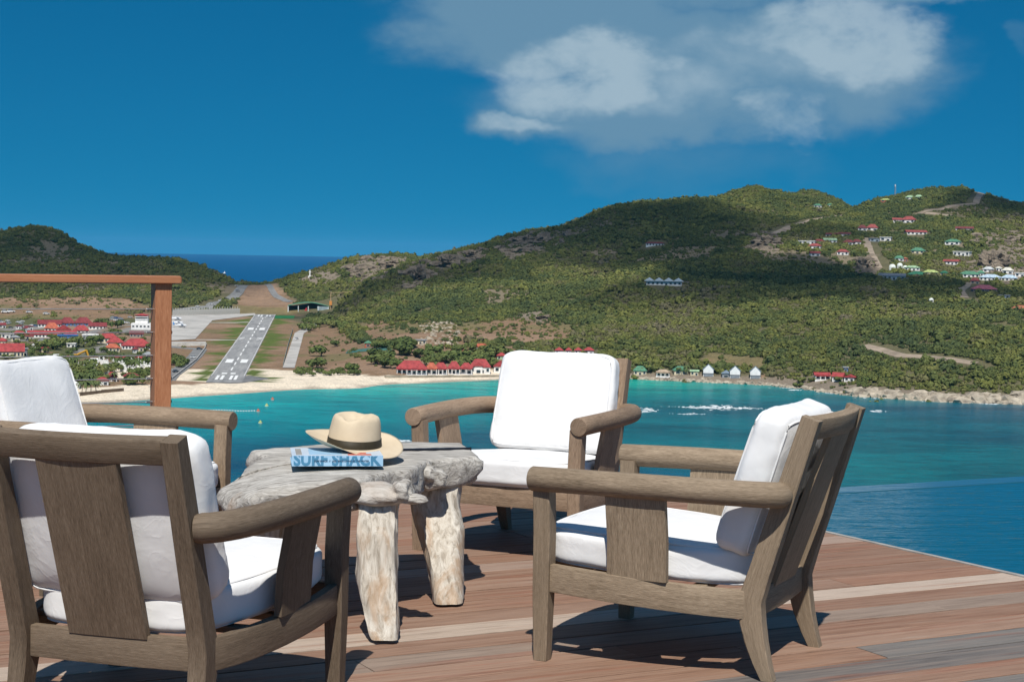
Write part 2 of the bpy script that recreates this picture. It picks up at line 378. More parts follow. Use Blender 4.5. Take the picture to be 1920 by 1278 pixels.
def H(x, y):
    x = np.asarray(x, float); y = np.asarray(y, float); sh = x.shape; xf = x.ravel(); yf = y.ravel()
    z = np.zeros_like(xf)
    for i in range(0, len(xf), 40000):
        a = xf[i:i + 40000]; b = yf[i:i + 40000]
        k = _phi(np.hypot(a[:, None] - pts[None, :, 0], b[:, None] - pts[None, :, 1]))
        z[i:i + 40000] = k @ _sol[:_n] + _sol[_n] + _sol[_n + 1] * a / 1000 + _sol[_n + 2] * b / 1000
    e = z - SEA
    hill = sst(e, 12, 34)
    z = z + hill * (7.5 * fbm(xf, yf, 95, 4, 3) * 1.6 + 2.5 * fbm(xf, yf, 22, 3, 9)) + sst(e, 1.5, 5) * (1 - hill) * .8 * fbm(xf, yf, 40, 3, 5)
    s_ = (xf - RW0[0]) * rdir[0] + (yf - RW0[1]) * rdir[1]; t_ = (xf - RW0[0]) * rnor[0] + (yf - RW0[1]) * rnor[1]
    wgt = (1 - sst(np.maximum(t_ - 52, -t_ - 95), 0, 45)) * sst(s_, -22, -4) * (1 - sst(s_, RWL + 6, RWL + 42))
    z = z * (1 - wgt) + rw_z(s_) * wgt
    # the crest of the hills: nothing on the island stands higher than its known crest line
    pxx, _ = proj(np.stack([xf, yf, z], 1)); cy = np.interp(pxx, SKYL[:, 0], SKYL[:, 1])
    Q = np.stack([xf, yf, np.zeros_like(xf)], 1) - CAM; a_ = Q @ vF; b_ = Q @ vU; kk = (639 - cy) / FPX
    lim = (kk * a_ - b_) / (vU[2] - kk * vF[2]) - 1.0 - .002 * np.maximum(yf - 1800, 0)
    dd = z - lim; z = np.where(yf > 1250, np.where(dd > -4, np.where(dd > 4, lim, z - (dd + 4) ** 2 / 16), z), z)
    return z.reshape(sh)
def hit(px, py, d0=760, d1=2700):
    r = ray(px, py); ds = np.arange(d0, d1, 3.0); P = CAM[None] + r[None] * ds[:, None]
    below = P[:, 2] < np.maximum(H(P[:, 0], P[:, 1]), SEA)
    i = int(np.argmax(below)) if below.any() else len(ds) - 1
    if i == 0: return P[0]
    a, b = ds[i - 1], ds[i]
    dd = np.linspace(a, b, 13); Q = CAM[None] + r[None] * dd[:, None]
    j = int(np.argmax(Q[:, 2] < np.maximum(H(Q[:, 0], Q[:, 1]), SEA)))
    return Q[j]

GX0, GX1, GY0, GY1, GS = -800, 1060, 760, 2560, 5.0
gx = np.arange(GX0, GX1 + 1, GS); gy = np.arange(GY0, GY1 + 1, GS)
XX, YY = np.meshgrid(gx, gy); ZZ = H(XX, YY)
def Hg(x, y):   # fast bilinear look-up
    fx = np.clip((np.asarray(x, float) - GX0) / GS, 0, len(gx) - 1.001); fy = np.clip((np.asarray(y, float) - GY0) / GS, 0, len(gy) - 1.001)
    ix = fx.astype(int); iy = fy.astype(int); a = fx - ix; b = fy - iy
    return (ZZ[iy, ix] * (1 - a) + ZZ[iy, ix + 1] * a) * (1 - b) + (ZZ[iy + 1, ix] * (1 - a) + ZZ[iy + 1, ix + 1] * a) * b
PXg, PYg = proj(np.stack([XX.ravel(), YY.ravel(), ZZ.ravel()], 1))
def inpoly(px, py, poly):
    r = np.zeros(px.shape, bool); n = len(poly)
    for i in range(n):
        x1, y1 = poly[i]; x2, y2 = poly[(i + 1) % n]
        c_ = ((y1 > py) != (y2 > py)) & (px < (x2 - x1) * (py - y1) / (y2 - y1 + 1e-9) + x1); r ^= c_
    return r
EL = (ZZ - SEA).ravel(); XF = XX.ravel(); YF = YY.ravel()
nzA = fbm(XF, YF, 60, 4, 21); nzB = fbm(XF, YF, 16, 3, 31)
front = YF < 1860
jx = PXg + nzA * 16; jy = PYg + nzB * 6
# ground cover by what grows or lies there: 1 sand, 2 dry grass / bare earth, 3 rock, 4 green grass
cover = np.zeros(len(XF), np.int32)
bare = np.zeros(len(XF))
flat = [[(-400, 760), (-400, 604), (0, 596), (120, 590), (310, 585), (450, 586), (520, 596), (590, 608), (640, 640), (730, 655), (960, 650), (980, 712), (600, 730), (200, 760)],
        [(-60, 600), (-60, 556), (60, 560), (150, 556), (240, 560), (300, 582)],                      # dry slope under the left hill
        [(425, 592), (452, 536), (516, 531), (556, 572), (566, 592)],                                   # mown slope beyond the runway
        [(690, 640), (660, 606), (770, 600), (800, 610), (900, 606), (1010, 588), (1035, 600), (930, 640)],
        [(770, 655), (785, 603), (830, 600), (905, 618), (870, 655)],
        [(940, 645), (1000, 605), (1090, 610), (1060, 640)],
        [(1180, 712), (1185, 700), (1470, 705), (1500, 715), (1600, 735), (1650, 735), (1650, 745), (1450, 728)],
        [(1310, 685), (1330, 660), (1440, 672), (1440, 690)]]
for q in flat: cover[inpoly(jx, jy, q) & front] = 2
cover[(EL < 12) & (PXg < 1000) & front & (cover == 0)] = 2
rocks = [[(755, 545), (765, 490), (840, 470), (905, 468), (925, 490), (850, 500), (800, 520), (785, 550)],
         [(925, 470), (950, 440), (1010, 432), (1075, 435), (1050, 465), (1000, 472), (960, 490)],
         [(640, 505), (690, 480), (770, 482), (740, 520), (680, 530)],
         [(1395, 468), (1410, 440), (1450, 436), (1475, 462), (1440, 480)],
         [(1600, 520), (1605, 480), (1640, 480), (1645, 515)],
         [(1800, 500), (1830, 440), (1920, 430), (1940, 520), (1880, 535)],
         [(1000, 605), (960, 590), (1010, 582), (1060, 596)],
         [(545, 530), (620, 505), (650, 515), (600, 540)]]
for q in rocks: cover[inpoly(jx, jy, q) & front & (nzB > -.12)] = 3
patch = (fbm(XF, YF, 70, 4, 77) > .17) & (EL > 30) & front & (cover == 0)
cover[patch] = 5                                                                                # thin scrub on pale soil
cover[(EL < 3.6 + 3 * nzA) & (PXg > 1000) & front] = 3
sandy = (EL < 3.4 + 2.2 * nzA) & (PXg < 985) & (YF < 1120)
cover[sandy] = 1
s_ = (XF - RW0[0]) * rdir[0] + (YF - RW0[1]) * rdir[1]; t_ = (XF - RW0[0]) * rnor[0] + (YF - RW0[1]) * rnor[1]
strip = (np.abs(t_) < 34) & (s_ > 2) & (s_ < RWL)
cover[strip & ((np.abs(t_) > 9) & (nzA * .5 + nzB * .6 + .24 - np.abs(np.abs(t_) - 11) / 50 > .10))] = 4
COVC = {0: (.125, .115, .062), 1: (.74, .64, .50), 2: (.235, .155, .095), 3: (.225, .185, .14), 4: (.10, .135, .03), 5: (.20, .165, .11)}
vcol = np.zeros((len(XF), 4), np.float32); vcol[:, 3] = 1
for k, c in COVC.items(): vcol[cover == k, :3] = c
dryer = (cover == 2) & (nzA > .08); vcol[dryer, :3] = (.185, .15, .075)
town = (cover == 2) & (PXg < 320) & (PYg > 596) & (nzA + nzB * .6 > -.03); vcol[town, :3] = (.105, .11, .05)
paved = (cover == 2) & (PXg < 320) & (PYg > 600) & (fbm(XF, YF, 45, 3, 140) > .10); vcol[paved, :3] = (.24, .23, .215)
dirt = (cover == 2) & ~town & ~paved & (nzA < -.12); vcol[dirt, :3] = (.285, .19, .125)
wet = (cover == 1) & (EL < .55); vcol[wet, :3] = (.42, .36, .28)
nxg, nyg = len(gx), len(gy)
idx = np.arange(nxg * nyg).reshape(nyg, nxg)
quads = np.stack([idx[:-1, :-1], idx[:-1, 1:], idx[1:, 1:], idx[1:, :-1]], -1).reshape(-1, 4)
azv = XF / YF
keepv = (azv > -.42) & (azv < .44) & (EL > -9)
quads = quads[keepv[quads].all(1)]
used = np.unique(quads); rm = -np.ones(nxg * nyg, int); rm[used] = np.arange(len(used))
me = bpy.data.meshes.new('terrain')
vv = np.stack([XF, YF, ZZ.ravel()], 1)[used]
me.vertices.add(len(used)); me.vertices.foreach_set('co', vv.astype(np.float32).ravel())
q = rm[quads]; me.loops.add(q.size); me.loops.foreach_set('vertex_index', q.ravel().astype(np.int32))
me.polygons.add(len(q)); me.polygons.foreach_set('loop_start', np.arange(0, q.size, 4, dtype=np.int32))
me.update(calc_edges=True); me.polygons.foreach_set('use_smooth', [True] * len(q))
ca = me.color_attributes.new('cover', 'FLOAT_COLOR', 'POINT'); ca.data.foreach_set('color', vcol[used].ravel())
mt, t, p = mat('island_ground')
a = t.new('ShaderNodeAttribute', attribute_name='cover'); g = t.new('ShaderNodeNewGeometry')
n1 = t.noise(g.outputs['Position'], .12, 6, .65); n2 = t.noise(g.outputs['Position'], .9, 4, .6)
c = t.mix(1.0, a.outputs['Color'], t.ramp(n1, [(.3, (.78, .77, .75)), (.5, (1, 1, 1)), (.72, (1.15, 1.12, 1.08))]), 'MULTIPLY')
c = t.mix(1.0, c, t.ramp(n2, [(.32, (.7, .7, .7)), (.6, (1.1, 1.1, 1.1))]), 'MULTIPLY')
t.l.new(c, p.inputs['Base Color']); p.inputs['Roughness'].default_value = .95; p.inputs['Specular IOR Level'].default_value = .1
t.l.new(t.bump(n2, .6, .8), p.inputs['Normal'])
me.materials.append(mt)
terrain = link('terrain', me, kind='structure', label='hilly island ground with scrub slopes, dry plain and sandy beach')

# ---- sea: one sheet out to the horizon, water colour follows depth and reef patches
wc = [((350, 762), (10, 150, 148)), ((450, 742), (40, 170, 160)), ((600, 740), (25, 160, 152)), ((800, 732), (20, 160, 150)), ((940, 722), (40, 165, 150)), ((500, 800), (0, 128, 132)), ((700, 770), (0, 132, 135)),
      ((900, 775), (0, 120, 126)), ((1200, 722), (30, 165, 145)), ((1260, 735), (20, 150, 140)), ((1180, 760), (10, 105, 112)), ((1350, 738), (25, 118, 118)), ((1450, 735), (25, 112, 118)), ((1500, 755), (25, 95, 108)),
      ((1350, 775), (15, 92, 106)), ((1700, 765), (22, 86, 104)), ((1900, 772), (22, 80, 100)), ((1900, 820), (10, 82, 98)), ((1800, 850), (2, 98, 106)), ((1650, 880), (0, 108, 112)), ((1850, 890), (8, 88, 98)),
      ((450, 860), (14, 72, 94)), ((600, 842), (5, 92, 104)), ((900, 825), (18, 78, 98)), ((760, 815), (0, 110, 118)), ((1250, 850), (0, 118, 122)), ((1300, 810), (10, 100, 110)), ((1230, 885), (15, 84, 108)), ((1420, 860), (0, 112, 116)),
      ((250, 775), (5, 140, 140)), ((100, 800), (0, 120, 128)), ((700, 860), (10, 80, 98)), ((1000, 900), (10, 80, 98)), ((1500, 1000), (6, 82, 98))]
wp = np.array([onz(px_, py_, SEA)[:2] for (px_, py_), _ in wc]); wcol = np.array([lin(*c) for _, c in wc])
rs = [60, 120, 180, 240] + list(np.arange(260, 1120, 9.0)) + [1200, 1400, 1700, 1900, 2100, 2400, 2800, 3400, 4200, 5500, 7500, 10000, 14500, 22000]
ths = np.linspace(-.62, .62, 170)
ths = np.concatenate([np.linspace(-math.pi, -.7, 24, endpoint=False), ths, np.linspace(.7, math.pi, 24)])
RR, TT = np.meshgrid(rs, ths, indexing='ij'); SX = (RR * np.sin(TT)).ravel(); SY = (RR * np.cos(TT)).ravel()
dq = SX[:, None] - wp[None, :, 0] + 60 * fbm(SX, SY, 90, 3, 55)[:, None]; dr = (SY[:, None] - wp[None, :, 1] + 70 * fbm(SX, SY, 70, 3, 65)[:, None])
wgt = 1 / (dq ** 2 + (dr * 1.3) ** 2 + 25 ** 2) ** 1.6
scol = (wgt[:, :, None] * wcol[None]).sum(1) / wgt.sum(1)[:, None]
far = sst(RR.ravel(), 1300, 2000)[:, None]; near = (1 - sst(RR.ravel(), 300, 420))[:, None]
scol = scol * (1 - far) + np.array(lin(0, 68, 112))[None] * far; scol = scol * (1 - near) + np.array(lin(6, 82, 98))[None] * near
scol4 = np.ones((len(SX), 4), np.float32); scol4[:, :3] = scol * np.array([.35, .96, 1.0])
nr, nt = RR.shape; idx = np.arange(nr * nt).reshape(nr, nt)
q = np.stack([idx[:-1, :-1], idx[:-1, 1:], idx[1:, 1:], idx[1:, :-1]], -1).reshape(-1, 4)
me = mk(np.stack([SX, SY, np.full_like(SX, SEA)], 1), q.tolist(), None, True)
ca = me.color_attributes.new('water', 'FLOAT_COLOR', 'POINT'); ca.data.foreach_set('color', scol4.ravel())
mt, t, p = mat('sea_water')
a = t.new('ShaderNodeAttribute', attribute_name='water'); g = t.new('ShaderNodeNewGeometry'); pos = g.outputs['Position']
pv = t.vmath('MULTIPLY', pos, (.55, 1.5, 1))
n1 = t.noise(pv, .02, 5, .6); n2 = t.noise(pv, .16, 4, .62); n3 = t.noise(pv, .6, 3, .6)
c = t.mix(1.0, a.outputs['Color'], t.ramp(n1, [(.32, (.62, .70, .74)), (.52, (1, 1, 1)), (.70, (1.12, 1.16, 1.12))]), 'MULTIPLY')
c = t.mix(1.0, c, t.ramp(n2, [(.3, (.76, .80, .83)), (.62, (1.14, 1.13, 1.12))]), 'MULTIPLY')  # light and dark of small waves painted into the water colour
c = t.mix(t.sstep(n3, .735, .80, 0, .25), c, (.6, .68, .70))  # pale ripple glints mixed into the colour
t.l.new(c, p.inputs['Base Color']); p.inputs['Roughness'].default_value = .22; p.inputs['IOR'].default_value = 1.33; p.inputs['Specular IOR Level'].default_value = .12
t.l.new(t.bump(t.math('ADD', n3, t.math('MULTIPLY', n2, 1.6)), .55, .9), p.inputs['Normal'])
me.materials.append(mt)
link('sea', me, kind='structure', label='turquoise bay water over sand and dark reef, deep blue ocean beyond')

# ---- breaking waves on the reef and along the beach
M['foam'] = plain((.66, .70, .71), .9, .04, .5)
def foam(cx, cy, lx, ly, n, seed, label):
    r_ = random.Random(seed); mb = MB()
    for i in range(n):
        u = max(-1, min(1, r_.gauss(0, .45))); v = r_.gauss(0, .45) * (1 - abs(u))
        P = onz(cx + u * lx, cy + v * ly + .02 * u * lx, SEA); k = 10
        rx = r_.uniform(.35, 1.7) * (1.1 - abs(u)); ry = rx * r_.uniform(.3, .55); hh = r_.uniform(.08, .28)
        ring = [(P[0] + rx * math.cos(6.283 * j / k) * r_.uniform(.6, 1.3), P[1] + ry * math.sin(6.283 * j / k) * r_.uniform(.6, 1.3), SEA + .02) for j in range(k)]
        mb.add(ring + [(P[0] + r_.uniform(-.4, .4), P[1], SEA + hh)], [(j, (j + 1) % k, k) for j in range(k)])
    o = link('breaking_wave', mb.mesh(M['foam'], smooth=True), kind='stuff'); o['label'] = label
foam(1345, 764, 105, 4.6, 230, 1, 'long white breaker curling over the reef in mid bay')
foam(1300, 776, 45, 1.6, 22, 2, 'thin foam line just in front of the long breaker')
foam(1212, 769, 26, 6, 60, 3, 'small white breaker beside the wooden armrest')
foam(1645, 771, 20, 2, 24, 4, 'small whitecap right of the rightmost chair back')
foam(748, 826, 40, 2, 45, 5, 'strip of foam on the reef behind the hat')
foam(1490, 731, 14, 1.2, 30, 6, 'foam fringe at the rocky shore by the white cottages')
for k, (a_, b_) in enumerate(zip(shore[13:18], shore[14:19])):
    foam((a_[0] + b_[0]) / 2, (a_[1] + b_[1]) / 2 + 1.0, 55, .7, 14, 20 + k, 'broken surf fringe along the rocky headland, stretch %s' % ['nearest the white cottages', 'below the red cottages', 'past the red cottages', 'under the pale ledge', 'at the right edge'][k])
# ================================================================ SETTING: runway, roads, scrub
def ribbon(pts3, wd, mats, lift=.25, dens=6.0):
    """road draped on the ground along world points"""
    P = [np.array(p_[:2]) for p_ in pts3]; out = []
    for a_, b_ in zip(P[:-1], P[1:]):
        n = max(1, int(np.linalg.norm(b_ - a_) / dens)); out += [a_ + (b_ - a_) * i / n for i in range(n)]
    out.append(P[-1]); V = []; Fc = []
    for i, c_ in enumerate(out):
        tg = out[min(i + 1, len(out) - 1)] - out[max(i - 1, 0)]; tg = tg / (np.linalg.norm(tg) + 1e-9); nr_ = np.array([tg[1], -tg[0]])
        zl, zc, zr = (float(Hg(c_[0] + k_ * nr_[0], c_[1] + k_ * nr_[1])) + lift for k_ in (-wd / 2, 0, wd / 2))
        zl = max(zl, zc - .12 * wd); zr = max(zr, zc - .12 * wd)
        V.append((*(c_ - nr_ * wd * .5), zl)); V.append((*(c_ + nr_ * wd * .5), zr)); V.append((*(c_ + nr_ * wd * .52), zr - 1.5)); V.append((*(c_ - nr_ * wd * .52), zl - 1.5))
    for i in range(len(out) - 1):
        o_ = i * 4; n_ = o_ + 4
        Fc += [(o_, o_ + 1, n_ + 1, n_), (o_ + 1, o_ + 2, n_ + 2, n_ + 1), (o_ + 3, o_, n_, n_ + 3)]
    return mk(V, Fc, mats)
def road(name, pix, wd, mats, label, lift=.3):
    return link(name, ribbon([hit(*p_) for p_ in pix], wd, mats, lift), kind='structure', label=label)
M['asphalt'] = plain((.17, .17, .17), .9, .2, .25); M['concrete'] = plain((.43, .41, .38), .9, .16, .05); M['paint'] = plain((.78, .78, .76), .7, .08, .3)
M['track'] = plain((.30, .24, .18), .95, .2, .1); M['roadgrey'] = plain((.20, .20, .195), .9, .15, .2); M['greenpaint'] = plain((.03, .20, .06), .9, .15, .2)
mt, t, p = mat('runway_asphalt'); M['runway'] = mt
g = t.new('ShaderNodeNewGeometry'); rot = t.new('ShaderNodeMapping'); t.l.new(g.outputs['Position'], rot.inputs[0]); rot.inputs['Rotation'].default_value = (0, 0, math.atan2(rdir[0], rdir[1]))
n1 = t.noise(t.vmath('MULTIPLY', rot.outputs[0], (.35, .03, 1)), 1, 5, .6); n2 = t.noise(rot.outputs[0], .05, 3, .5)
c = t.ramp(n1, [(.3, (.19, .19, .188)), (.7, (.34, .335, .325))]); c = t.mix(t.sstep(n2, .55, .7, 0, .5), c, (.12, .12, .125))
t.l.new(c, p.inputs['Base Color']); p.inputs['Roughness'].default_value = .9
def rw_quad(mb, s0, s1, t0, t1, lift):
    V = [(*rw_xy(s_, t_), rw_z(s_) + lift) for s_, t_ in ((s0, t0), (s0, t1), (s1, t1), (s1, t0))]; mb.add(V, [(0, 1, 2, 3)])
def rw_patch(name, s0, s1, t0, t1, mats, lift, label):
    mb = MB(); rw_quad(mb, s0, s1, t0, t1, lift); return link(name, mb.mesh(mats), kind='structure', label=label)
rw = rw_patch('runway', -4, RWL + 4, -9.6, 9.6, M['runway'], .22, 'grey asphalt runway running from the beach to the far hill gap')
def mark(name, s0, s1, t0, t1):
    mb = MB(); rw_quad(mb, s0, s1, t0, t1, .40); link(name, mb.mesh(M['paint']), rw)
for e0, sg in ((8, 1), (RWL - 8, -1)):
    for tt in (-5.9, -3.2, 1.6, 4.2): mark('threshold_stripe', e0, e0 + sg * 26, tt, tt + 1.6)
for s0 in (118, RWL * .66): mark('aiming_block', s0, s0 + 26, -6.6, -2.2); mark('aiming_block', s0, s0 + 26, 2.4, 6.6)
for tt in (-8.2, 4.6):
    for a_, b_ in ((0, 0), (1.6, 7), (0, 14), (1.9, 18)): mark('touchdown_block', RWL * .49 + b_, RWL * .49 + b_ + 5, tt + a_, tt + a_ + 1.9)
mark('runway_number', 42, 50, -4.2, -1.2); mark('runway_number', 42, 50, .8, 3.6); mark('runway_number', RWL - 50, RWL - 42, -3, -.8); mark('runway_number', RWL - 50, RWL - 42, .8, 2.4)
s0 = 66
while s0 < RWL - 70: mark('centre_dash', s0, s0 + 20, -.45, .45); s0 += 36
for tt in (-9.1, 8.8): mark('edge_line', 30, RWL, tt, tt + .3)
# apron west of the runway: concrete laid on the level strip
def patch_px(name, poly, mats, lift, label):
    V = []
    for px_, py_ in poly:
        P = hit(px_, py_); V.append((P[0], P[1], float(H(P[0], P[1])) + lift))
    bm = bmesh.new(); f_ = bm.faces.new([bm.verts.new(v_) for v_ in V]); bmesh.ops.triangulate(bm, faces=[f_]); bmesh.ops.subdivide_edges(bm, edges=bm.edges, cuts=5, use_grid_fill=True)
    for v_ in bm.verts: v_.co.z = float(H(v_.co.x, v_.co.y)) + lift
    me_ = bpy.data.meshes.new(name); bm.to_mesh(me_); bm.free(); me_.materials.append(mats); me_.update()
    if me_.polygons and me_.polygons[0].normal.z < 0: me_.flip_normals()
    return link(name, me_, kind='structure', label=label)
patch_px('airport_apron', [(300, 640), (366, 636), (398, 601), (478, 591), (478, 587.5), (322, 592), (300, 594)], M['concrete'], .3, 'pale concrete aircraft parking apron left of the runway')
patch_px('taxiway', [(312, 646), (386, 645), (386, 641), (312, 641)], M['concrete'], .34, 'pale concrete taxiway strip below the apron')
patch_px('runway_overrun', [(386, 717), (430, 718.5), (480, 714), (508, 710), (466, 704), (392, 713)], M['asphalt'], .12, 'dark asphalt apron where the runway meets the sand')
patch_px('safety_patch', [(516, 592), (553, 592), (551, 597), (515, 597)], M['greenpaint'], .25, 'bright green painted patch beside the far runway end')
road('service_lane', [(368, 637), (420, 637.5), (446, 637.5)], 3.2, M['concrete'], 'thin pale lane crossing the grass to the runway', .32)
road('service_lane', [(394, 605), (440, 605), (466, 604)], 3.2, M['concrete'], 'thin pale lane crossing the grass near the far runway end', .32)
road('coast_road', [(300, 722), (322, 703), (345, 687), (366, 668), (376, 655), (340, 652), (300, 648)], 9, M['roadgrey'], 'grey road bending along the airfield fence on the left')
road('hill_road', [(330, 583), (392, 576), (425, 563), (447, 548), (458, 535)], 9, M['roadgrey'], 'road climbing left of the mown slope to the hill gap')
road('hill_road', [(500, 533), (508, 541), (519, 556), (545, 566)], 6, M['roadgrey'], 'road descending right of the mown slope')
road('lane', [(541, 690), (552, 655), (561, 625), (590, 608), (625, 597)], 7, M['concrete'], 'pale lane parallel to the runway on its right')
road('ridge_road', [(1452, 438), (1480, 426), (1530, 412), (1580, 403)], 9, M['track'], 'pale road slanting over the ridge saddle')
road('hillside_road', [(1623, 446), (1632, 478), (1646, 502)], 8, M['track'], 'steep pale road dropping through the hillside villas')
road('dirt_track', [(1620, 648), (1652, 656), (1690, 667), (1760, 672), (1830, 682)], 7, M['track'], 'dirt track crossing the lower right slope')
road('hillside_road', [(1814, 530), (1800, 545), (1808, 558)], 7, M['track'], 'short pale road between the blue roofed and red roofed villas')
road('ridge_track', [(1720, 402), (1770, 392), (1830, 382), (1880, 374)], 7, M['track'], 'pale track cut below the right hilltop')
road('ridge_track', [(1735, 400), (1770, 404), (1790, 406)], 7, M['track'], 'short spur of pale track below the right hilltop')

# ---- scrub: a mass of low bushes over the hills, one object of instances
def leafmat(name, stops, zvar=.35, rough=.85):
    mt, t, p = mat(name); oi = t.new('ShaderNodeObjectInfo'); g = t.new('ShaderNodeNewGeometry')
    reg = t.math('ADD', t.math('MULTIPLY', t.noise(oi.outputs['Location'], .009, 3, .6), .62), t.math('MULTIPLY', t.noise(oi.outputs['Location'], .045, 2, .6), .38))
    f_ = t.math('ADD', t.math('MULTIPLY', oi.outputs['Random'], .28), t.math('MULTIPLY', t.math('SUBTRACT', reg, .30), 1.8))
    c = t.ramp(f_, stops)
    n_ = t.noise(g.outputs['Position'], .9, 3, .7)
    c = t.mix(1.0, c, t.ramp(n_, [(.3, (.72, .72, .72)), (.65, (1.2, 1.2, 1.2))]), 'MULTIPLY')
    t.l.new(c, p.inputs['Base Color']); p.inputs['Roughness'].default_value = rough; p.inputs['Specular IOR Level'].default_value = .12
    return mt
M['scrub'] = leafmat('scrub_leaves', [(.02, (.045, .066, .030)), (.25, (.068, .090, .034)), (.45, (.098, .116, .036)), (.60, (.150, .158, .042)), (.75, (.135, .124, .064)), (.95, (.175, .15, .11))])
M['treeleaf'] = leafmat('tree_leaves', [(.1, (.06, .09, .028)), (.5, (.105, .135, .04)), (.9, (.16, .17, .055))])
M['palmleaf'] = leafmat('palm_fronds', [(.1, (.06, .09, .035)), (.6, (.10, .13, .045)), (.95, (.15, .16, .065))])
M['bark'] = plain((.16, .12, .085), .9, .25, 1.5)
def tuft(seed, lobes, n_leaf, flatness=.75):
    """a bush: ragged leaf faces spread through several lobes"""
    r_ = random.Random(seed); V = []; Fc = []
    cs = [(r_.gauss(0, .33), r_.gauss(0, .33), r_.uniform(.22, .62) * flatness, r_.uniform(.26, .46)) for _ in range(lobes)]
    for i in range(n_leaf):
        cx_, cy_, cz_, rr_ = cs[i % lobes]
        d = Vector((r_.gauss(0, 1), r_.gauss(0, 1), r_.gauss(.25, .9))).normalized(); q_ = Vector((cx_, cy_, cz_)) + d * rr_ * r_.uniform(.78, 1.06)
        if q_.z < -.05: q_.z = -.05
        s__ = r_.uniform(.10, .21); nrm = (d + Vector((r_.gauss(0, .28), r_.gauss(0, .28), r_.gauss(.25, .28)))).normalized()
        a_ = nrm.orthogonal().normalized(); a_.rotate(Matrix.Rotation(r_.uniform(0, 6.28), 3, nrm)); b_ = nrm.cross(a_)
        o_ = len(V); V += [q_ + a_ * s__, q_ + b_ * s__ * .8, q_ - a_ * s__ * .9, q_ - b_ * s__ * .7]; Fc.append((o_, o_ + 1, o_ + 2, o_ + 3))
    for cx_, cy_, cz_, rr_ in cs:                     # a solid heart so that the bush is not see-through everywhere
        bm = bmesh.new(); bmesh.ops.create_icosphere(bm, subdivisions=1, radius=rr_ * .88)
        o_ = len(V); V += [Vector((cx_, cy_, cz_)) + v_.co * r_.uniform(.75, 1.15) for v_ in bm.verts]; Fc += [tuple(o_ + v_.index for v_ in f_.verts) for f_ in bm.faces]; bm.free()
    return V, Fc
bush_obs = []
for k in range(5):
    V, Fc = tuft(100 + k, 5, 70)
    ob_ = bpy.data.objects.new('bush_source', mk(V, Fc, M['scrub'])); bush_obs.append(ob_)
def scatter(name, P, S, RZ, VAR, sources, label):
    me_ = bpy.data.meshes.new(name); me_.vertices.add(len(P)); me_.vertices.foreach_set('co', np.asarray(P, np.float32).ravel())
    for nm, arr, ty in (('sc', S, 'FLOAT'), ('rz', RZ, 'FLOAT'), ('var', VAR, 'INT')):
        at_ = me_.attributes.new(nm, ty, 'POINT'); at_.data.foreach_set('value', np.asarray(arr, np.float32 if ty == 'FLOAT' else np.int32))
    me_.update(); ob_ = link(name, me_, kind='stuff', label=label)
    ng = bpy.data.node_groups.new(name, 'GeometryNodeTree'); ng.interface.new_socket('Geometry', in_out='INPUT', socket_type='NodeSocketGeometry'); ng.interface.new_socket('Geometry', in_out='OUTPUT', socket_type='NodeSocketGeometry')
    N_ = NT(ng); gi = N_.new('NodeGroupInput'); go = N_.new('NodeGroupOutput'); jn = N_.new('GeometryNodeJoinGeometry')
    def attr(nm, ty):
        n_ = N_.new('GeometryNodeInputNamedAttribute', data_type=ty); n_.inputs['Name'].default_value = nm; return n_.outputs[0]
    rzc = N_.new('ShaderNodeCombineXYZ'); N_.l.new(attr('rz', 'FLOAT'), rzc.inputs[2])
    for i, src in enumerate(sources):
        oi = N_.new('GeometryNodeObjectInfo'); oi.inputs['Object'].default_value = src; oi.inputs['As Instance'].default_value = True
        cmp_ = N_.new('FunctionNodeCompare', data_type='INT', operation='EQUAL')
        ins = [s__ for s__ in cmp_.inputs if s__.type == 'INT']; N_.l.new(attr('var', 'INT'), ins[0]); ins[1].default_value = i
        iop = N_.new('GeometryNodeInstanceOnPoints'); N_.l.new(gi.outputs[0], iop.inputs['Points']); N_.l.new(cmp_.outputs[0], iop.inputs['Selection'])
        N_.l.new(oi.outputs['Geometry'], iop.inputs['Instance']); N_.l.new(rzc.outputs[0], iop.inputs['Rotation']); N_.l.new(attr('sc', 'FLOAT'), iop.inputs['Scale'])
        N_.l.new(iop.outputs[0], jn.inputs[0])
    N_.l.new(jn.outputs[0], go.inputs[0])
    md = ob_.modifiers.new('scatter', 'NODES'); md.node_group = ng
    return ob_
CLEAR = []      # (x, y, radius) kept free of bushes: houses, roads
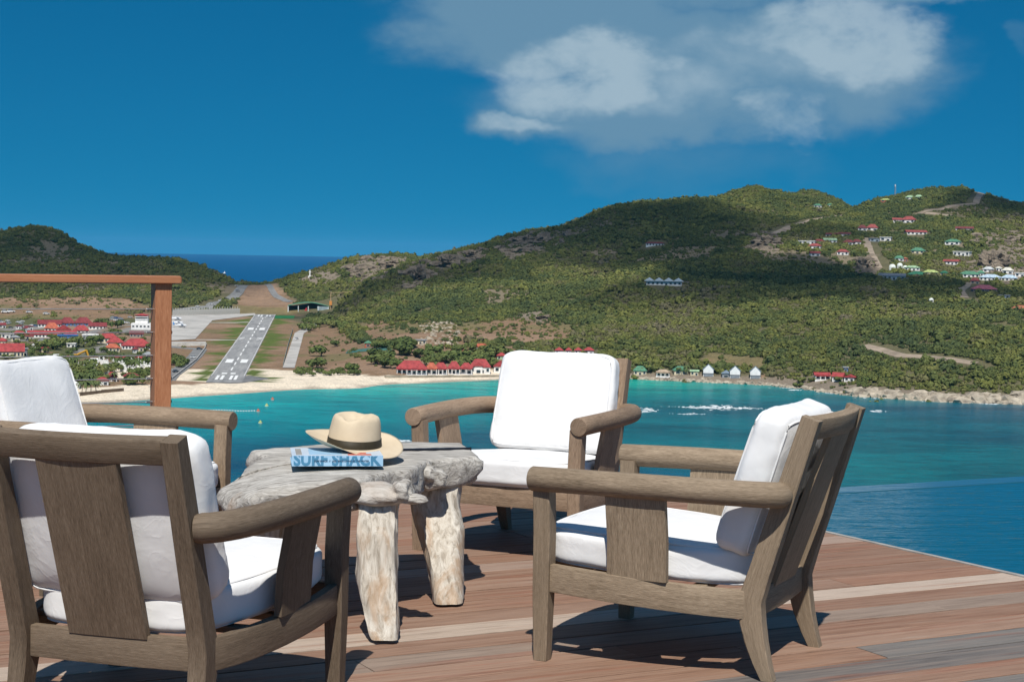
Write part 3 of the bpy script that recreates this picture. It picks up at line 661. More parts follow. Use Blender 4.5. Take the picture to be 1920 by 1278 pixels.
# ================================================================ BUILDINGS
RED = (.33, .05, .05); DRED = (.20, .035, .038); ORED = (.42, .11, .06); GRN = (.085, .22, .135); LGRN = (.30, .44, .27); LIME = (.36, .43, .16); DGRN = (.025, .13, .075)
BLU = (.42, .53, .62); SLATE = (.16, .21, .26); GREY = (.28, .29, .30); WHT = (.76, .75, .72); CRM = (.66, .58, .40); BLUEW = (.05, .16, .38); PINK = (.42, .13, .16); TAN = (.40, .31, .22)
M['glass'] = plain((.035, .045, .055), .15, .2, 1, .6, 'dark_window_glass')
def roof_data(kind, w_, d_, h0, rh, ov=.5):
    a_, b_ = w_ / 2 + ov, d_ / 2 + ov; t_ = .25
    base = [(-a_, -b_, h0 - .1), (a_, -b_, h0 - .1), (a_, b_, h0 - .1), (-a_, b_, h0 - .1)]; eav = [(x, y, z + t_) for x, y, z in base]
    if kind == 'hip': rl = max(0, a_ - b_ * .95); rid = [(-rl, 0, h0 + rh), (rl, 0, h0 + rh)]
    elif kind == 'ridge': rid = [(-a_, 0, h0 + rh), (a_, 0, h0 + rh)]
    elif kind == 'gable': rid = [(0, -b_, h0 + rh), (0, b_, h0 + rh)]
    elif kind == 'flat': return box_data(-a_, a_, -b_, b_, h0 - .05, h0 + .5)
    V = base + eav + rid
    Fc = [(3, 2, 1, 0), (0, 1, 5, 4), (1, 2, 6, 5), (2, 3, 7, 6), (3, 0, 4, 7)]
    if kind == 'gable': Fc += [(4, 5, 8), (5, 6, 9, 8), (6, 7, 9), (7, 4, 8, 9)]
    else: Fc += [(4, 5, 9, 8), (5, 6, 9), (6, 7, 8, 9), (7, 4, 8)]
    return V, Fc
_winme = {}
def win_mesh(w_, h_):
    k = (round(w_, 1), round(h_, 1))
    if k not in _winme:
        mb = MB(); mb.box(-w_ / 2, w_ / 2, -.06, .04, 0, h_, 0); f_ = .09
        for a_ in ((-w_ / 2 - f_, -w_ / 2, 0 - f_, h_ + f_), (w_ / 2, w_ / 2 + f_, -f_, h_ + f_)): mb.box(a_[0], a_[1], -.12, .03, a_[2], a_[3], 1)
        mb.box(-w_ / 2, w_ / 2, -.12, .03, h_, h_ + f_, 1); mb.box(-w_ / 2, w_ / 2, -.14, .03, -f_, 0, 1)
        _winme[k] = mb.mesh([M['glass'], plain(WHT, .7, .12, .6)])
    return _winme[k]
NH = 0
def house(px, py, wpx, hpx, rpx, rc, wc_, label, kind='hip', name='villa', dep=.62, rot=None, nwin=3, porch=False, cat='house', group=None, d=None):
    global NH
    NH += 1; r_ = random.Random(NH * 13 + 5)
    P = hit(px, py) if d is None else at(px, py, d); dist = float((P - CAM) @ vF); k = dist / FPX
    W = wpx * k; Hh = max(2.4, hpx * k); Rh = rpx * k; D = min(max(W * dep, 4.5), 13.0)
    rz = -math.atan2(P[0], P[1]) + (r_.uniform(-.25, .25) if rot is None else rot)
    back = np.array([math.sin(-rz), math.cos(-rz)]) * D / 2
    o = empty(name, (P[0] + back[0], P[1] + back[1], P[2]), rz, label=label, cat=cat, group=group)
    CLEAR.append((P[0] + back[0], P[1] + back[1], W * .6 + 3)); CLEAR.append((P[0], P[1] - D * .5, W * .45 + 2))
    link('wall', mk(*box_data(-W / 2, W / 2, -D / 2, D / 2, -8, Hh), plain(wc_, .85, .12, .4)), o)
    link('roof', mk(*roof_data(kind, W, D, Hh, Rh if kind != 'flat' else .4), plain(rc, .75, .22, .5)), o)
    if kind == 'gable' :
        gb = [(-W / 2, -D / 2 + .02, Hh - .15), (W / 2, -D / 2 + .02, Hh - .15), (0, -D / 2 + .02, Hh + Rh * W / (W + 1) - .1), (-W / 2, -D / 2 + .3, Hh - .15), (W / 2, -D / 2 + .3, Hh - .15), (0, -D / 2 + .3, Hh + Rh * W / (W + 1) - .1)]
    n = max(1, nwin); sp = W / n
    wm = win_mesh(min(2.6, sp * .5), min(1.9, Hh * .5))
    for i in range(n):
        q = link('window' if i != n // 2 else 'door', wm, o); q.location = (-W / 2 + sp * (i + .5), -D / 2, Hh * .3 if i != n // 2 else .25)
    if porch:
        mb = MB(); mb.box(-W / 2, W / 2, -D / 2 - 2.6, -D / 2 - .01, Hh - .5, Hh - .22); link('porch_roof', mb.mesh(plain(rc, .75, .22, .5)), o)
        for i in range(n + 1):
            mb = MB(); xx = -W / 2 + .2 + (W - .4) * i / n; mb.box(xx - .18, xx + .18, -D / 2 - 2.5, -D / 2 - 2.15, -6, Hh - .5); link('post', mb.mesh(plain(WHT, .8, .08, .5)), o)
        mb = MB(); mb.box(-W / 2 - .3, W / 2 + .3, -D / 2 - 3, -D / 2 - .01, -8, .15); link('terrace', mb.mesh(plain(WHT, .8, .12, .5)), o)
    return o
# hotel row on the beach
rw_ = [(772, 702, 56, 11, 15, RED, 'large red hip roofed beach hall at left end of the white hotel row', 6), (809, 701.5, 20, 11, 11, ORED, 'small orange red hip roof next right of the large beach hall', 2),
       (826, 701.5, 24, 11, 11, RED, 'third red roofed pavilion of the white hotel row', 3), (851, 701, 22, 11, 13, RED, 'fourth red roofed pavilion of the hotel row, steep roof', 3), (874, 701, 22, 11, 10, RED, 'fifth hotel pavilion with low red roof beside the white gable', 2)]
for px, py, w_, h_, r_, c_, lb, n_ in rw_: house(px, py, w_, h_, r_, c_, WHT, lb, name='beach_pavilion', nwin=n_, porch=True, rot=0, dep=.5)
house(900, 700, 38, 12, 15, RED, WHT, 'wide white hotel pavilion with red roofs and a pointed gable', 'hip', 'beach_pavilion', nwin=4, rot=0, dep=.5)
house(897, 700, 15, 14, 7, RED, WHT, 'white gabled porch in front of the wide hotel pavilion', 'gable', 'gabled_porch', nwin=1, rot=0)
house(938, 699, 24, 12, 11, RED, WHT, 'white hotel pavilion half hidden by the white chair cushion', 'gable', 'beach_pavilion', nwin=2, rot=0)
house(903, 657, 30, 7, 6, ORED, WHT, 'white house with orange red roof behind the hotel, highest there', nwin=4, rot=.1)
house(853, 666, 13, 8, 4, RED, (.55, .62, .68), 'small blue white house with red roof behind the hotel', nwin=1, rot=0)
house(870, 669, 30, 6, 7, RED, WHT, 'long red roofed house behind the hotel pavilions', nwin=3, rot=0)
house(895, 672, 24, 8, 7, RED, CRM, 'cream walled house with red roof right behind the wide hotel pavilion', nwin=2, rot=0)
house(940, 674, 16, 6, 6, RED, (.35, .5, .3), 'pale green house with red roof beside the white chair cushion', nwin=2, rot=0)
house(690, 650, 12, 5, 5, GRN, ORED, 'little orange hut with green pyramid roof by the tennis court', 'hip', 'hut', nwin=1, dep=1, rot=0)
house(775, 652, 9, 5, 2, GRN, (.06, .22, .12), 'tiny green shed among trees behind the beach', 'ridge', 'shed', nwin=1, rot=0)
house(788, 645, 22, 7, 3, GREY, CRM, 'flat grey roofed house half hidden in trees behind the beach', 'flat', nwin=3, rot=.1)
for i, (px, w_) in enumerate(((1048, 14), (1066, 10), (1084, 13), (1104, 18))):
    house(px, 664, w_, 7, 6, RED, WHT, 'small red roof just above the central white cushion, %s of four' % ['first from left', 'second from left', 'third from left', 'rightmost'][i], nwin=2, rot=0)
# cottages on the far right shore
house(1200, 703, 24, 8, 9, GRN, CRM, 'cream cottage with pointed green roof beside the central chair post', nwin=3, rot=0, name='cottage')
house(1243, 705, 24, 7, 5, TAN, CRM, 'low brown roofed cottage between two green roofed ones', nwin=3, rot=0, name='cottage', porch=True)
house(1277, 702, 26, 7, 8, GRN, CRM, 'cottage with two toned green hip roof near palm trees', nwin=2, rot=.2, name='cottage')
house(1302, 704, 15, 8, 3, LGRN, CRM, 'small cream hut with flat green roof', 'ridge', nwin=2, rot=0, name='cottage')
for px, py, lb in ((1328, 706, 'white pointed boathouse villa, leftmost of three alike'), (1378, 709, 'white pointed boathouse villa in the middle with grey annex'), (1416, 710, 'white pointed boathouse villa, rightmost of three alike')):
    o = house(px, py, 19, 13, 10, SLATE, WHT, lb, 'gable', 'gabled_villa', dep=1.0, nwin=1, rot=0)
    mb = MB(); W_ = 19 * 1000 / FPX
    mb.add([(-W_ / 2, -3.05, 0), (0, 0, 0)][:0], [])
    k_ = float((hit(px, py) - CAM) @ vF) / FPX; W_ = 19 * k_; D_ = min(max(W_, 4.5), 13); Hh = 13 * k_; Rh = 10 * k_
    gab = [(-W_ / 2, -D_ / 2 - .52, Hh * .52), (W_ / 2, -D_ / 2 - .52, Hh * .52), (W_ / 2, -D_ / 2 - .52, Hh), (0, -D_ / 2 - .52, Hh + Rh * .96), (-W_ / 2, -D_ / 2 - .52, Hh)]
    V = gab + [(x, y + .45, z) for x, y, z in gab]
    link('gable_wall', mk(V, [(0, 1, 2, 3, 4), (9, 8, 7, 6, 5)] + [(i, i + 5, (i + 1) % 5 + 5, (i + 1) % 5) for i in range(5)], plain((.80, .80, .80), .8, .05, .5)), o)
    link('shutter', mk(*box_data(-W_ / 2 + .3, W_ / 2 - .3, -D_ / 2 - .25, -D_ / 2 - .02, 0, Hh * .5), plain((.22, .25, .28), .6, .1, .5)), o)
house(1361, 708, 15, 8, 6, SLATE, (.25, .27, .3), 'dark grey annex left of the middle boathouse villa', nwin=1, rot=0, name='annex')
house(1542, 711, 28, 8, 5, RED, WHT, 'long red roofed white cottage, leftmost on the rocky point', 'ridge', nwin=3, rot=.15, name='cottage', porch=True)
house(1570, 715, 20, 9, 8, RED, WHT, 'red roofed white cottage with a gable, middle on the rocky point', 'ridge', nwin=2, rot=-.25, name='cottage')
house(1592, 715, 19, 7, 5, RED, WHT, 'small red roofed cottage with blue door, rightmost on the rocky point', 'gable', nwin=2, rot=-.2, name='cottage')
house(1586, 697, 8, 5, 2, GREY, BLUEW, 'tiny blue shed above the red cottages on the point', 'flat', nwin=1, name='shed')
# villa with four grey pyramids on the spur
P_ = hit(1245, 534)
o = house(1245, 535, 66, 7, 3, (.36, .43, .47), WHT, 'white villa with four pale grey blue pyramid roofs on the sunlit spur', 'flat', dep=.2, nwin=8, rot=.05)
k_ = float((P_ - CAM) @ vF) / FPX
for i in range(4):
    q = link('pyramid_roof', mk(*roof_data('hip', 17 * k_, 17 * k_, 7 * k_ + .35, 6.5 * k_), plain((.36, .43, .47), .7, .15, .5)), o); q.location.x = (-27 + 18 * i) * k_
house(1228, 461, 34, 4, 2.5, DRED, WHT, 'lone low villa in the dark cloud shaded hillside', nwin=6, rot=0, dep=.3)
# hillside village
V_ = [(1660, 379, 18, 4, 3, LIME, ORED, 'lime and red roofed house left of the hilltop mast', 'hip'), (1706, 374, 16, 4, 4, LGRN, WHT, 'pale green roofed villa near the hilltop, left of a pair', 'hip'), (1722, 373, 14, 4, 4, LGRN, WHT, 'pale green roofed villa near the hilltop, right of a pair', 'hip'),
 (1744, 354, 13, 2.5, 1.5, WHT, WHT, 'white house on the very top of the right hill', 'flat'), (1702, 418, 26, 6, 7, RED, WHT, 'white villa with bright red peaked roof high on the slope', 'hip'), (1682, 417, 16, 5, 4, RED, WHT, 'lower red roofed wing left of the peaked red villa', 'ridge'),
 (1635, 432, 20, 5, 7, RED, WHT, 'red peaked roof villa above the steep road, right of two', 'hip'), (1617, 432, 16, 4, 6, DRED, WHT, 'dull red roof villa above the steep road, left of two', 'hip'), (1719, 440, 38, 5, 4, RED, WHT, 'long white villa with three red roof sections mid slope', 'ridge'),
 (1808, 433, 32, 4, 4, DRED, WHT, 'long dull red roofed villa on a bare shelf', 'ridge'), (1785, 459, 27, 6, 5, GRN, WHT, 'white villa with green hip roof right of mid slope', 'hip'), (1720, 475, 25, 4, 6, GRN, CRM, 'low house with dark green pyramid roof mid slope', 'hip'),
 (1802, 480, 30, 8, 2, WHT, WHT, 'white flat roofed two tier villa at the rocky gully', 'flat'), (1782, 496, 28, 6, 4, RED, WHT, 'white house with small red roof below the flat villa', 'ridge'), (1686, 489, 16, 4, 5, GRN, WHT, 'green peaked roof above the white domes', 'hip'), (1697, 490, 9, 4, 3, ORED, ORED, 'little orange house beside the green peaked roof', 'hip'),
 (1710, 507, 28, 5, 4, LGRN, WHT, 'pale green roofed house right of the white domes', 'hip'), (1672, 525, 48, 8, 5, GREY, (.45, .52, .55), 'long grey roofed house with blue grey veranda below the domes', 'ridge'), (1695, 528, 24, 6, 2, GREY, (.55, .6, .62), 'pale grey lower wing of the long grey roofed house', 'flat'),
 (1717, 520, 32, 4, 6, DGRN, (.3, .36, .36), 'dark green roofed house next to the lime roof', 'hip'), (1746, 516, 27, 3, 5, LIME, CRM, 'low house with lime green hip roof', 'hip'), (1770, 517, 14, 3, 4, DGRN, TAN, 'small dark green roof right of the lime roof', 'hip'),
 (1817, 520, 37, 6, 6, GRN, WHT, 'large white house with bright green hip roof', 'hip'), (1838, 517, 12, 4, 5, GRN, WHT, 'small green roof touching the large green roofed house', 'hip'), (1855, 526, 37, 6, 6, BLU, WHT, 'white house with pale blue hip roof, left of two', 'hip'), (1892, 527, 29, 6, 6, BLU, WHT, 'white house with pale blue hip roof, right of two', 'hip'),
 (1889, 513, 20, 6, 6, (.6, .58, .5), WHT, 'cream roofed white house above the pale blue roofs', 'hip'), (1852, 510, 18, 4, 5, (.5, .52, .52), WHT, 'pale grey roofed house above the left blue roof', 'hip'), (1873, 508, 11, 3, 3, (.6, .58, .5), WHT, 'tiny cream roof between grey and cream roofed houses', 'hip'), (1912, 519, 18, 7, 2, WHT, WHT, 'white flat roofed house at the right edge', 'flat'),
 (1847, 548, 44, 6, 8, PINK, (.2, .18, .18), 'big pinkish red hip roof at the top of the green spur', 'hip'), (1828, 532, 17, 4, 6, RED, TAN, 'small red pyramid roof above the pinkish roof', 'hip'), (1913, 585, 28, 5, 6, ORED, CRM, 'orange red roof cut by the right picture edge', 'hip'), (1880, 560, 26, 5, 2, GREY, (.4, .5, .6), 'low blue grey house right of the pinkish roof', 'flat'),
 (1640, 453, 18, 6, 2, GREY, (.35, .42, .48), 'blue grey flat roofed house right of the steep road top', 'flat'), (1660, 452, 20, 7, 2, WHT, WHT, 'white flat roofed house right of the steep road top', 'flat'), (1512, 459, 30, 7, 2, WHT, WHT, 'white flat roofed house, far left of the hillside village', 'flat'), (1536, 457, 18, 5, 4, RED, WHT, 'red roofed house right of the far left white one', 'hip'),
 (1527, 466, 22, 5, 5, RED, WHT, 'red roofed house in the second row of the left cluster', 'hip'), (1529, 480, 18, 5, 4, RED, WHT, 'lowest red roofed house of the left cluster', 'ridge'), (1580, 478, 21, 6, 5, RED, WHT, 'separate pink white house with red roof right of the left cluster', 'hip'), (1560, 444, 24, 4, 3, DRED, WHT, 'dull red roof at the top of the left cluster, left', 'ridge'), (1583, 443, 22, 4, 3, DRED, WHT, 'dull red roof at the top of the left cluster, right', 'ridge'),
 (1590, 459, 18, 4, 5, DRED, WHT, 'dark red roof beside the steep road, left of two', 'hip'), (1606, 458, 16, 4, 5, DRED, WHT, 'dark red roof beside the steep road, right of two', 'hip'), (1557, 455, 24, 3, 4, LGRN, WHT, 'pale green roof among the red roofs of the left cluster', 'ridge'), (1533, 389, 14, 3, 3, GRN, WHT, 'green roofed house under the far peak, left', 'hip'), (1556, 388, 10, 3, 3, GRN, WHT, 'green roofed house under the far peak, right', 'hip')]
HRED = {RED: (.27, .065, .06), DRED: (.17, .045, .045), ORED: (.36, .12, .07)}
for px, py, w_, h_, r_, rc, wl, lb, kd in V_: house(px, py, w_, h_, r_, HRED.get(rc, rc), wl, lb, kd, nwin=max(2, int(w_ / 7)))
# white domes
def dome(px, py, wpx, label, hgt=.8):
    P = hit(px, py); k = float((P - CAM) @ vF) / FPX; r_ = wpx * k / 2; o = empty('dome_house', P, label=label, cat='dome house'); CLEAR.append((P[0], P[1], r_ + 3))
    V = []; Fc = []; n = 14; prof = [(1, -5), (1, .7 * r_), (.97, 1.0 * r_), (.8, 1.35 * r_), (.5, 1.6 * r_), (.12, 1.7 * r_)]
    for a_, z_ in prof: V += [(a_ * r_ * math.cos(6.2832 * j / n), a_ * r_ * math.sin(6.2832 * j / n), z_) for j in range(n)]
    for i in range(len(prof) - 1): Fc += [(i * n + j, i * n + (j + 1) % n, (i + 1) * n + (j + 1) % n, (i + 1) * n + j) for j in range(n)]
    Fc.append(tuple(range((len(prof) - 1) * n, len(prof) * n)))
    link('dome', mk(V, Fc, plain((.70, .74, .68), .8, .1, .5), True, 60), o); q = link('window', win_mesh(1.2, 1.2), o); q.location = (0, -r_ * 1.005, .15 * r_)
dome(1673, 506, 13, 'white domed house, leftmost of the domes'); dome(1687, 502, 11, 'white domed house with green cap, middle of the domes'); dome(1697, 506, 10, 'white domed house, rightmost of the domes'); dome(1746, 566, 9, 'lone white dome in the green scrub')
# airport town behind the railing
T_ = [(93, 613, 42, 5, 8, DRED, WHT, 'long dark red roof at the back of the town', 'ridge'), (126, 611, 27, 4, 11, DRED, BLUEW, 'dark red hip roof beside the largest one in the back row', 'hip'), (156, 611, 32, 5, 11, DRED, BLUEW, 'largest dark red hip roof in the back row, blue wall', 'hip'), (97, 621, 26, 4, 11, ORED, WHT, 'orange red hip roof in the town centre', 'hip'),
 (119, 625, 27, 7, 9, RED, WHT, 'white fronted gable with red roof in the town centre', 'gable'), (152, 625, 28, 5, 10, RED, WHT, 'red hip roof right of the white fronted gable', 'hip'), (98, 633, 88, 6, 7, RED, WHT, 'very long low red roof along the town front', 'ridge'), (127, 637, 36, 8, 2, BLUEW, BLUEW, 'bright blue flat shop front with white trim', 'flat'),
 (36, 633, 25, 7, 6, RED, WHT, 'red roofed house at the left of the town', 'hip'), (183, 617, 32, 5, 7, DRED, WHT, 'dark red roof right of the back row', 'ridge'), (170, 638, 30, 10, 5, WHT, WHT, 'white building with rounded arch front', 'gable'), (202, 643, 36, 9, 10, RED, CRM, 'cream house with bright red hip roof, left of the front group', 'hip'), (216, 650, 30, 8, 9, RED, WHT, 'bright red roof overlapping in the front group, middle', 'hip'),
 (256, 655, 54, 7, 13, RED, WHT, 'broad bright red roof nearest the post, front group', 'hip'), (211, 660, 26, 8, 8, ORED, CRM, 'small cream house with orange red roof, lowest of the front group', 'hip'), (18, 670, 52, 11, 15, RED, CRM, 'cream house with large red roof at the left picture edge', 'ridge'), (44, 668, 14, 14, 3, GREY, (.15, .18, .2), 'dark glass wing of the cream house at the left edge', 'flat'),
 (256, 632, 25, 5, 5, DRED, (.3, .25, .22), 'dark red low roof under the control tower', 'ridge'), (14, 634, 22, 8, 2, WHT, WHT, 'white flat shed at the left edge of town', 'flat')]
for px, py, w_, h_, r_, rc, wl, lb, kd in T_: house(px, py, w_, h_, r_, rc, wl, lb, kd, name='town_house', nwin=max(2, int(w_ / 6)), rot=0)
for px, py, w_, h_, r_, c_, lb in ((164, 713, 15, 6, 7, RED, 'red roofed beach bungalow, leftmost of the beach bungalows'), (209, 715, 20, 8, 9, RED, 'taller red roofed beach bungalow near the post'), (192, 722, 22, 7, 6, RED, 'white beach bungalow with red roof closest to the sand'), (263, 708, 14, 6, 8, RED, 'red roofed bungalow close beside the post, upper'), (246, 714, 28, 6, 6, DRED, 'dark red roofed bungalow close beside the post, lower')):
    house(px, py, w_, h_, r_, c_, WHT, lb, name='beach_bungalow', nwin=2, rot=0)
house(137, 729, 20, 6, 5, WHT, WHT, 'white beach tent behind the palms', 'hip', 'beach_tent', nwin=1, cat='tent')
tr0 = random.Random(31)
for i in range(26):
    px, py = tr0.choice([(tr0.uniform(0, 240), tr0.uniform(640, 690)), (tr0.uniform(0, 60), tr0.uniform(612, 640)), (tr0.uniform(180, 285), tr0.uniform(655, 680))])
    house(px, py, tr0.uniform(8, 17), tr0.uniform(5, 8), tr0.uniform(3, 6), tr0.choice([RED, DRED, WHT, GREY, RED]), tr0.choice([WHT, WHT, CRM]), 'small house tucked among the trees between town and beach', tr0.choice(['hip', 'ridge', 'flat']), 'small_house', nwin=2, group='small houses between town and beach')
# control tower: stacked storeys, glazed cabin, red roof
P = hit(264, 618); k_ = float((P - CAM) @ vF) / FPX
tw = empty('control_tower', P, .1, label='white airport control tower with glazed cabin and red cap', cat='tower'); CLEAR.append((P[0], P[1], 14)); wm_ = plain(WHT, .8, .1, .4)
link('base_building', mk(*box_data(-18 * k_, 18 * k_, 0, 12, -6, 12 * k_), wm_), tw); link('shaft', mk(*box_data(-11 * k_, 12 * k_, 2, 10, 12 * k_, 20 * k_), wm_), tw)
link('cabin', mk(*box_data(-10 * k_, 11 * k_, 2.3, 9.7, 20 * k_, 26.5 * k_), M['glass']), tw); link('cabin_band', mk(*box_data(-11.5 * k_, 12.5 * k_, 1.6, 10.4, 23.2 * k_, 24.5 * k_), wm_), tw)
link('parapet', mk(*box_data(-11.5 * k_, 12.5 * k_, 1.6, 10.4, 19 * k_, 20.6 * k_), wm_), tw); q = link('roof', mk(*roof_data('hip', 22 * k_, 8, 26.5 * k_, 3.5 * k_), plain(RED, .75, .22, .5)), tw); q.location = (.5 * k_, 6, 0)
for i in range(5): q = link('window', win_mesh(1.6, 1.2), tw); q.location = ((-14 + 7 * i) * k_, 0, 5 * k_)
# hangar with arched green roof and dark bays
P = hit(578, 584); k_ = float((P - CAM) @ vF) / FPX
hg = empty('hangar', P, .12, label='aircraft hangar with shallow arched green roof and dark open bays', cat='hangar'); CLEAR.append((P[0], P[1] + 8, 26)); CLEAR.append((P[0], P[1] - 12, 24))
V = []; n = 12; W_ = 76 * k_
for y in (0, 16):
    for i in range(n + 1): x = -W_ / 2 + W_ * i / n; V.append((x, y, (10 + 6.5 * math.sin(math.pi * i / n)) * k_))
link('roof', mk(V + [(x, y, z + .4) for x, y, z in V], [(i, i + 1, n + 2 + i, n + 1 + i) for i in range(n)] + [(2 * n + 2 + i, 3 * n + 3 + i, 3 * n + 4 + i, 2 * n + 3 + i) for i in range(n)] + [(i, 2 * n + 2 + i, 2 * n + 3 + i, i + 1) for i in range(n)], plain((.10, .28, .17), .6, .15, .3)), hg)
link('back_wall', mk(*box_data(-W_ / 2, W_ / 2, 15.4, 15.9, -4, 10.3 * k_), plain((.10, .12, .13), .8, .1, .3)), hg)
for i in range(5): link('pillar', mk(*box_data(-W_ / 2 + (W_ - .8) * i / 4, -W_ / 2 + .8 + (W_ - .8) * i / 4, .3, 1.1, -4, 10.2 * k_), plain((.55, .6, .6), .7, .1, .3)), hg)
link('glass_end', mk(*box_data(W_ * .22, W_ / 2 - .2, .6, 1.0, -4, 10 * k_), plain((.30, .38, .40), .4, .2, .3)), hg); link('side_wall', mk(*box_data(-W_ / 2 - .3, -W_ / 2, 0, 16, -4, 10 * k_), plain((.5, .52, .5), .7, .1, .3)), hg)
link('parked_tail', mk([(-8 * k_, 2, 0), (-3 * k_, 2, 0), (-2.4 * k_, 2, 7.5 * k_), (-5 * k_, 2, 6 * k_), (-8 * k_, 2.4, 0), (-3 * k_, 2.4, 0), (-2.4 * k_, 2.4, 7.5 * k_), (-5 * k_, 2.4, 6 * k_)], [(0, 1, 2, 3), (7, 6, 5, 4), (0, 4, 5, 1), (1, 5, 6, 2), (2, 6, 7, 3), (3, 7, 4, 0)], plain((.5, .03, .05), .5, .1, 1)), hg)
# retaining wall with posts at the foot of the far slope
A_ = hit(324, 592); B_ = hit(450, 588.5)
dv = (B_ - A_)[:2]; L_ = np.linalg.norm(dv); rwl = empty('retaining_wall', (A_[0], A_[1], A_[2]), math.atan2(dv[1], dv[0]), label='long grey retaining wall topped with fence posts behind the apron', cat='wall')
zs = (B_[2] - A_[2]) / L_; k_ = 1540 / FPX
for i in range(26):
    x0 = L_ * i / 26; x1 = L_ * (i + 1) / 26 - .12; q = link('panel', mk(*box_data(0, x1 - x0, 0, .5, -3, 11 * k_), plain((.42, .41, .38), .9, .12, .4)), rwl) if i == 0 else link('panel', pan, rwl)
    pan = q.data; q.location = (x0, 0, zs * x0)
    q = link('post', mk(*box_data(0, .35, .1, .4, 11 * k_, 14.5 * k_), plain((.5, .5, .48), .8, .1, .5)), rwl) if i == 0 else link('post', pst, rwl)
    pst = q.data; q.location = (x0, 0, zs * x0)
# low guard wall along the coast road, fence along the lane
def guard(name, pix, h_, th, col, label, cat):
    Ps = [hit(*p_) for p_ in pix]; o = empty(name, Ps[0], label=label, cat=cat); mb = None
    for a_, b_ in zip(Ps[:-1], Ps[1:]):
        dv = (b_ - a_)[:2]; L_ = np.linalg.norm(dv); n = max(1, int(L_ / 9))
        for i in range(n):
            x0 = L_ * i / n; c_ = a_ + (b_ - a_) * (i + .5) / n; q = link('section', mk(*box_data(-L_ / n / 2 + .04, L_ / n / 2 - .04, -th / 2, th / 2, -1.5, h_), plain(col, .9, .15, .4)), o)
            q.location = Vector(c_ - Ps[0]); q.location.z = float(Hg(c_[0], c_[1])) - Ps[0][2]; q.rotation_euler.z = math.atan2(dv[1], dv[0])
guard('guard_wall', [(322, 712), (345, 694), (368, 676), (384, 655), (387, 646)], 1.3, .5, (.42, .41, .39), 'pale guard wall between the coast road and the airfield grass', 'wall')
guard('chain_fence', [(531, 686), (540, 650), (549, 620)], 2.0, .12, (.34, .38, .34), 'green grey fence line between runway grass and pale lane', 'fence')
guard('airfield_fence', [(300, 649), (345, 648.5), (386, 648)], 2.2, .2, (.55, .53, .48), 'short pale fence of upright sections above the coast road', 'fence')
guard('sea_wall', [(722, 708), (780, 707.5), (850, 707), (920, 706.5), (960, 706)], 1.2, 1.6, (.34, .29, .22), 'low rubble wall between the hotel row and the sand', 'wall')
guard('beach_fence', [(150, 742), (190, 737), (232, 733)], 1.6, .3, (.13, .09, .06), 'dark brown fence at the edge of the beach garden', 'fence')
# cross, masts
P = hit(581, 519); cr = empty('white_cross', P, label='small white cross on the ridge above the hill gap', cat='cross'); k_ = float((P - CAM) @ vF) / FPX; pw = plain((.8, .8, .78), .7, .05, 1)
link('upright', mk(*box_data(-.45, .45, -.4, .4, -3, 13 * k_), pw), cr); link('crossbar', mk(*box_data(-2 * k_, 2 * k_, -.39, .39, 8.5 * k_, 9.8 * k_), pw), cr); link('plinth', mk(*box_data(-1.4, 1.4, -1.4, 1.4, -3, 1.2), pw), cr)
P = hit(1678, 372); ms = empty('antenna_mast', P, label='thin lattice antenna mast on the right hilltop', cat='mast'); k_ = float((P - CAM) @ vF) / FPX
for j in range(3):
    an = 2.094 * j; link('leg', tube([(1.0 * math.cos(an), 1.0 * math.sin(an), -2), (.5 * math.cos(an), .5 * math.sin(an), 25 * k_)], .17, M['trim'], 5), ms)
for j in range(6): link('bracing', tube([(.9, 0, j * 4 * k_), (-.45, .8, (j * 4 + 2) * k_), (-.45, -.8, (j * 4 + 4) * k_)], .13, M['trim'], 4), ms)
link('antenna_drum', tube([(0, 0, 22 * k_), (0, 0, 26 * k_)], .7, plain((.7, .7, .7), .6, .1, 1), 8), ms)
P = hit(620, 580); cm = empty('crane_mast', P, label='thin tan crane mast standing right of the hangar', cat='crane'); k_ = float((P - CAM) @ vF) / FPX
link('mast', tube([(0, 0, -2), (0, 0, 33 * k_)], .35, plain((.5, .35, .2), .7, .1, 1), 6), cm); link('jib', tube([(0, 0, 31 * k_), (46 * k_, 4, 34 * k_)], .22, plain((.5, .35, .2), .7, .1, 1), 6), cm); link('cab', mk(*box_data(-1.2, 1.2, -1, 1, 8 * k_, 16 * k_), plain((.6, .25, .06), .6, .1, 1)), cm)
P = hit(158, 668); ex = empty('excavator', P, label='yellow excavator with raised bent arm in the town', cat='excavator'); k_ = float((P - CAM) @ vF) / FPX; yl = plain((.55, .30, .03), .5, .1, 1); CLEAR.append((P[0], P[1] - 4, 12))
link('boom', tube([(-14 * k_, 0, 2.5 * k_), (4 * k_, 0, 11.5 * k_)], .75, yl, 6), ex); link('stick', tube([(4 * k_, 0, 12 * k_), (8 * k_, 0, 0)], .6, yl, 6), ex); link('cab', mk(*box_data(-19 * k_, -13.5 * k_, -1.5, 1.5, .8, 4.5 * k_), yl), ex); link('track', mk(*box_data(-20 * k_, -13 * k_, -1.9, -1.1, -.5, .8), M['black']), ex); link('track', mk(*box_data(-20 * k_, -13 * k_, 1.1, 1.9, -.5, .8), M['black']), ex); link('bucket', mk(*box_data(7 * k_, 9.3 * k_, -.8, .8, -1.2, .4), M['black']), ex)
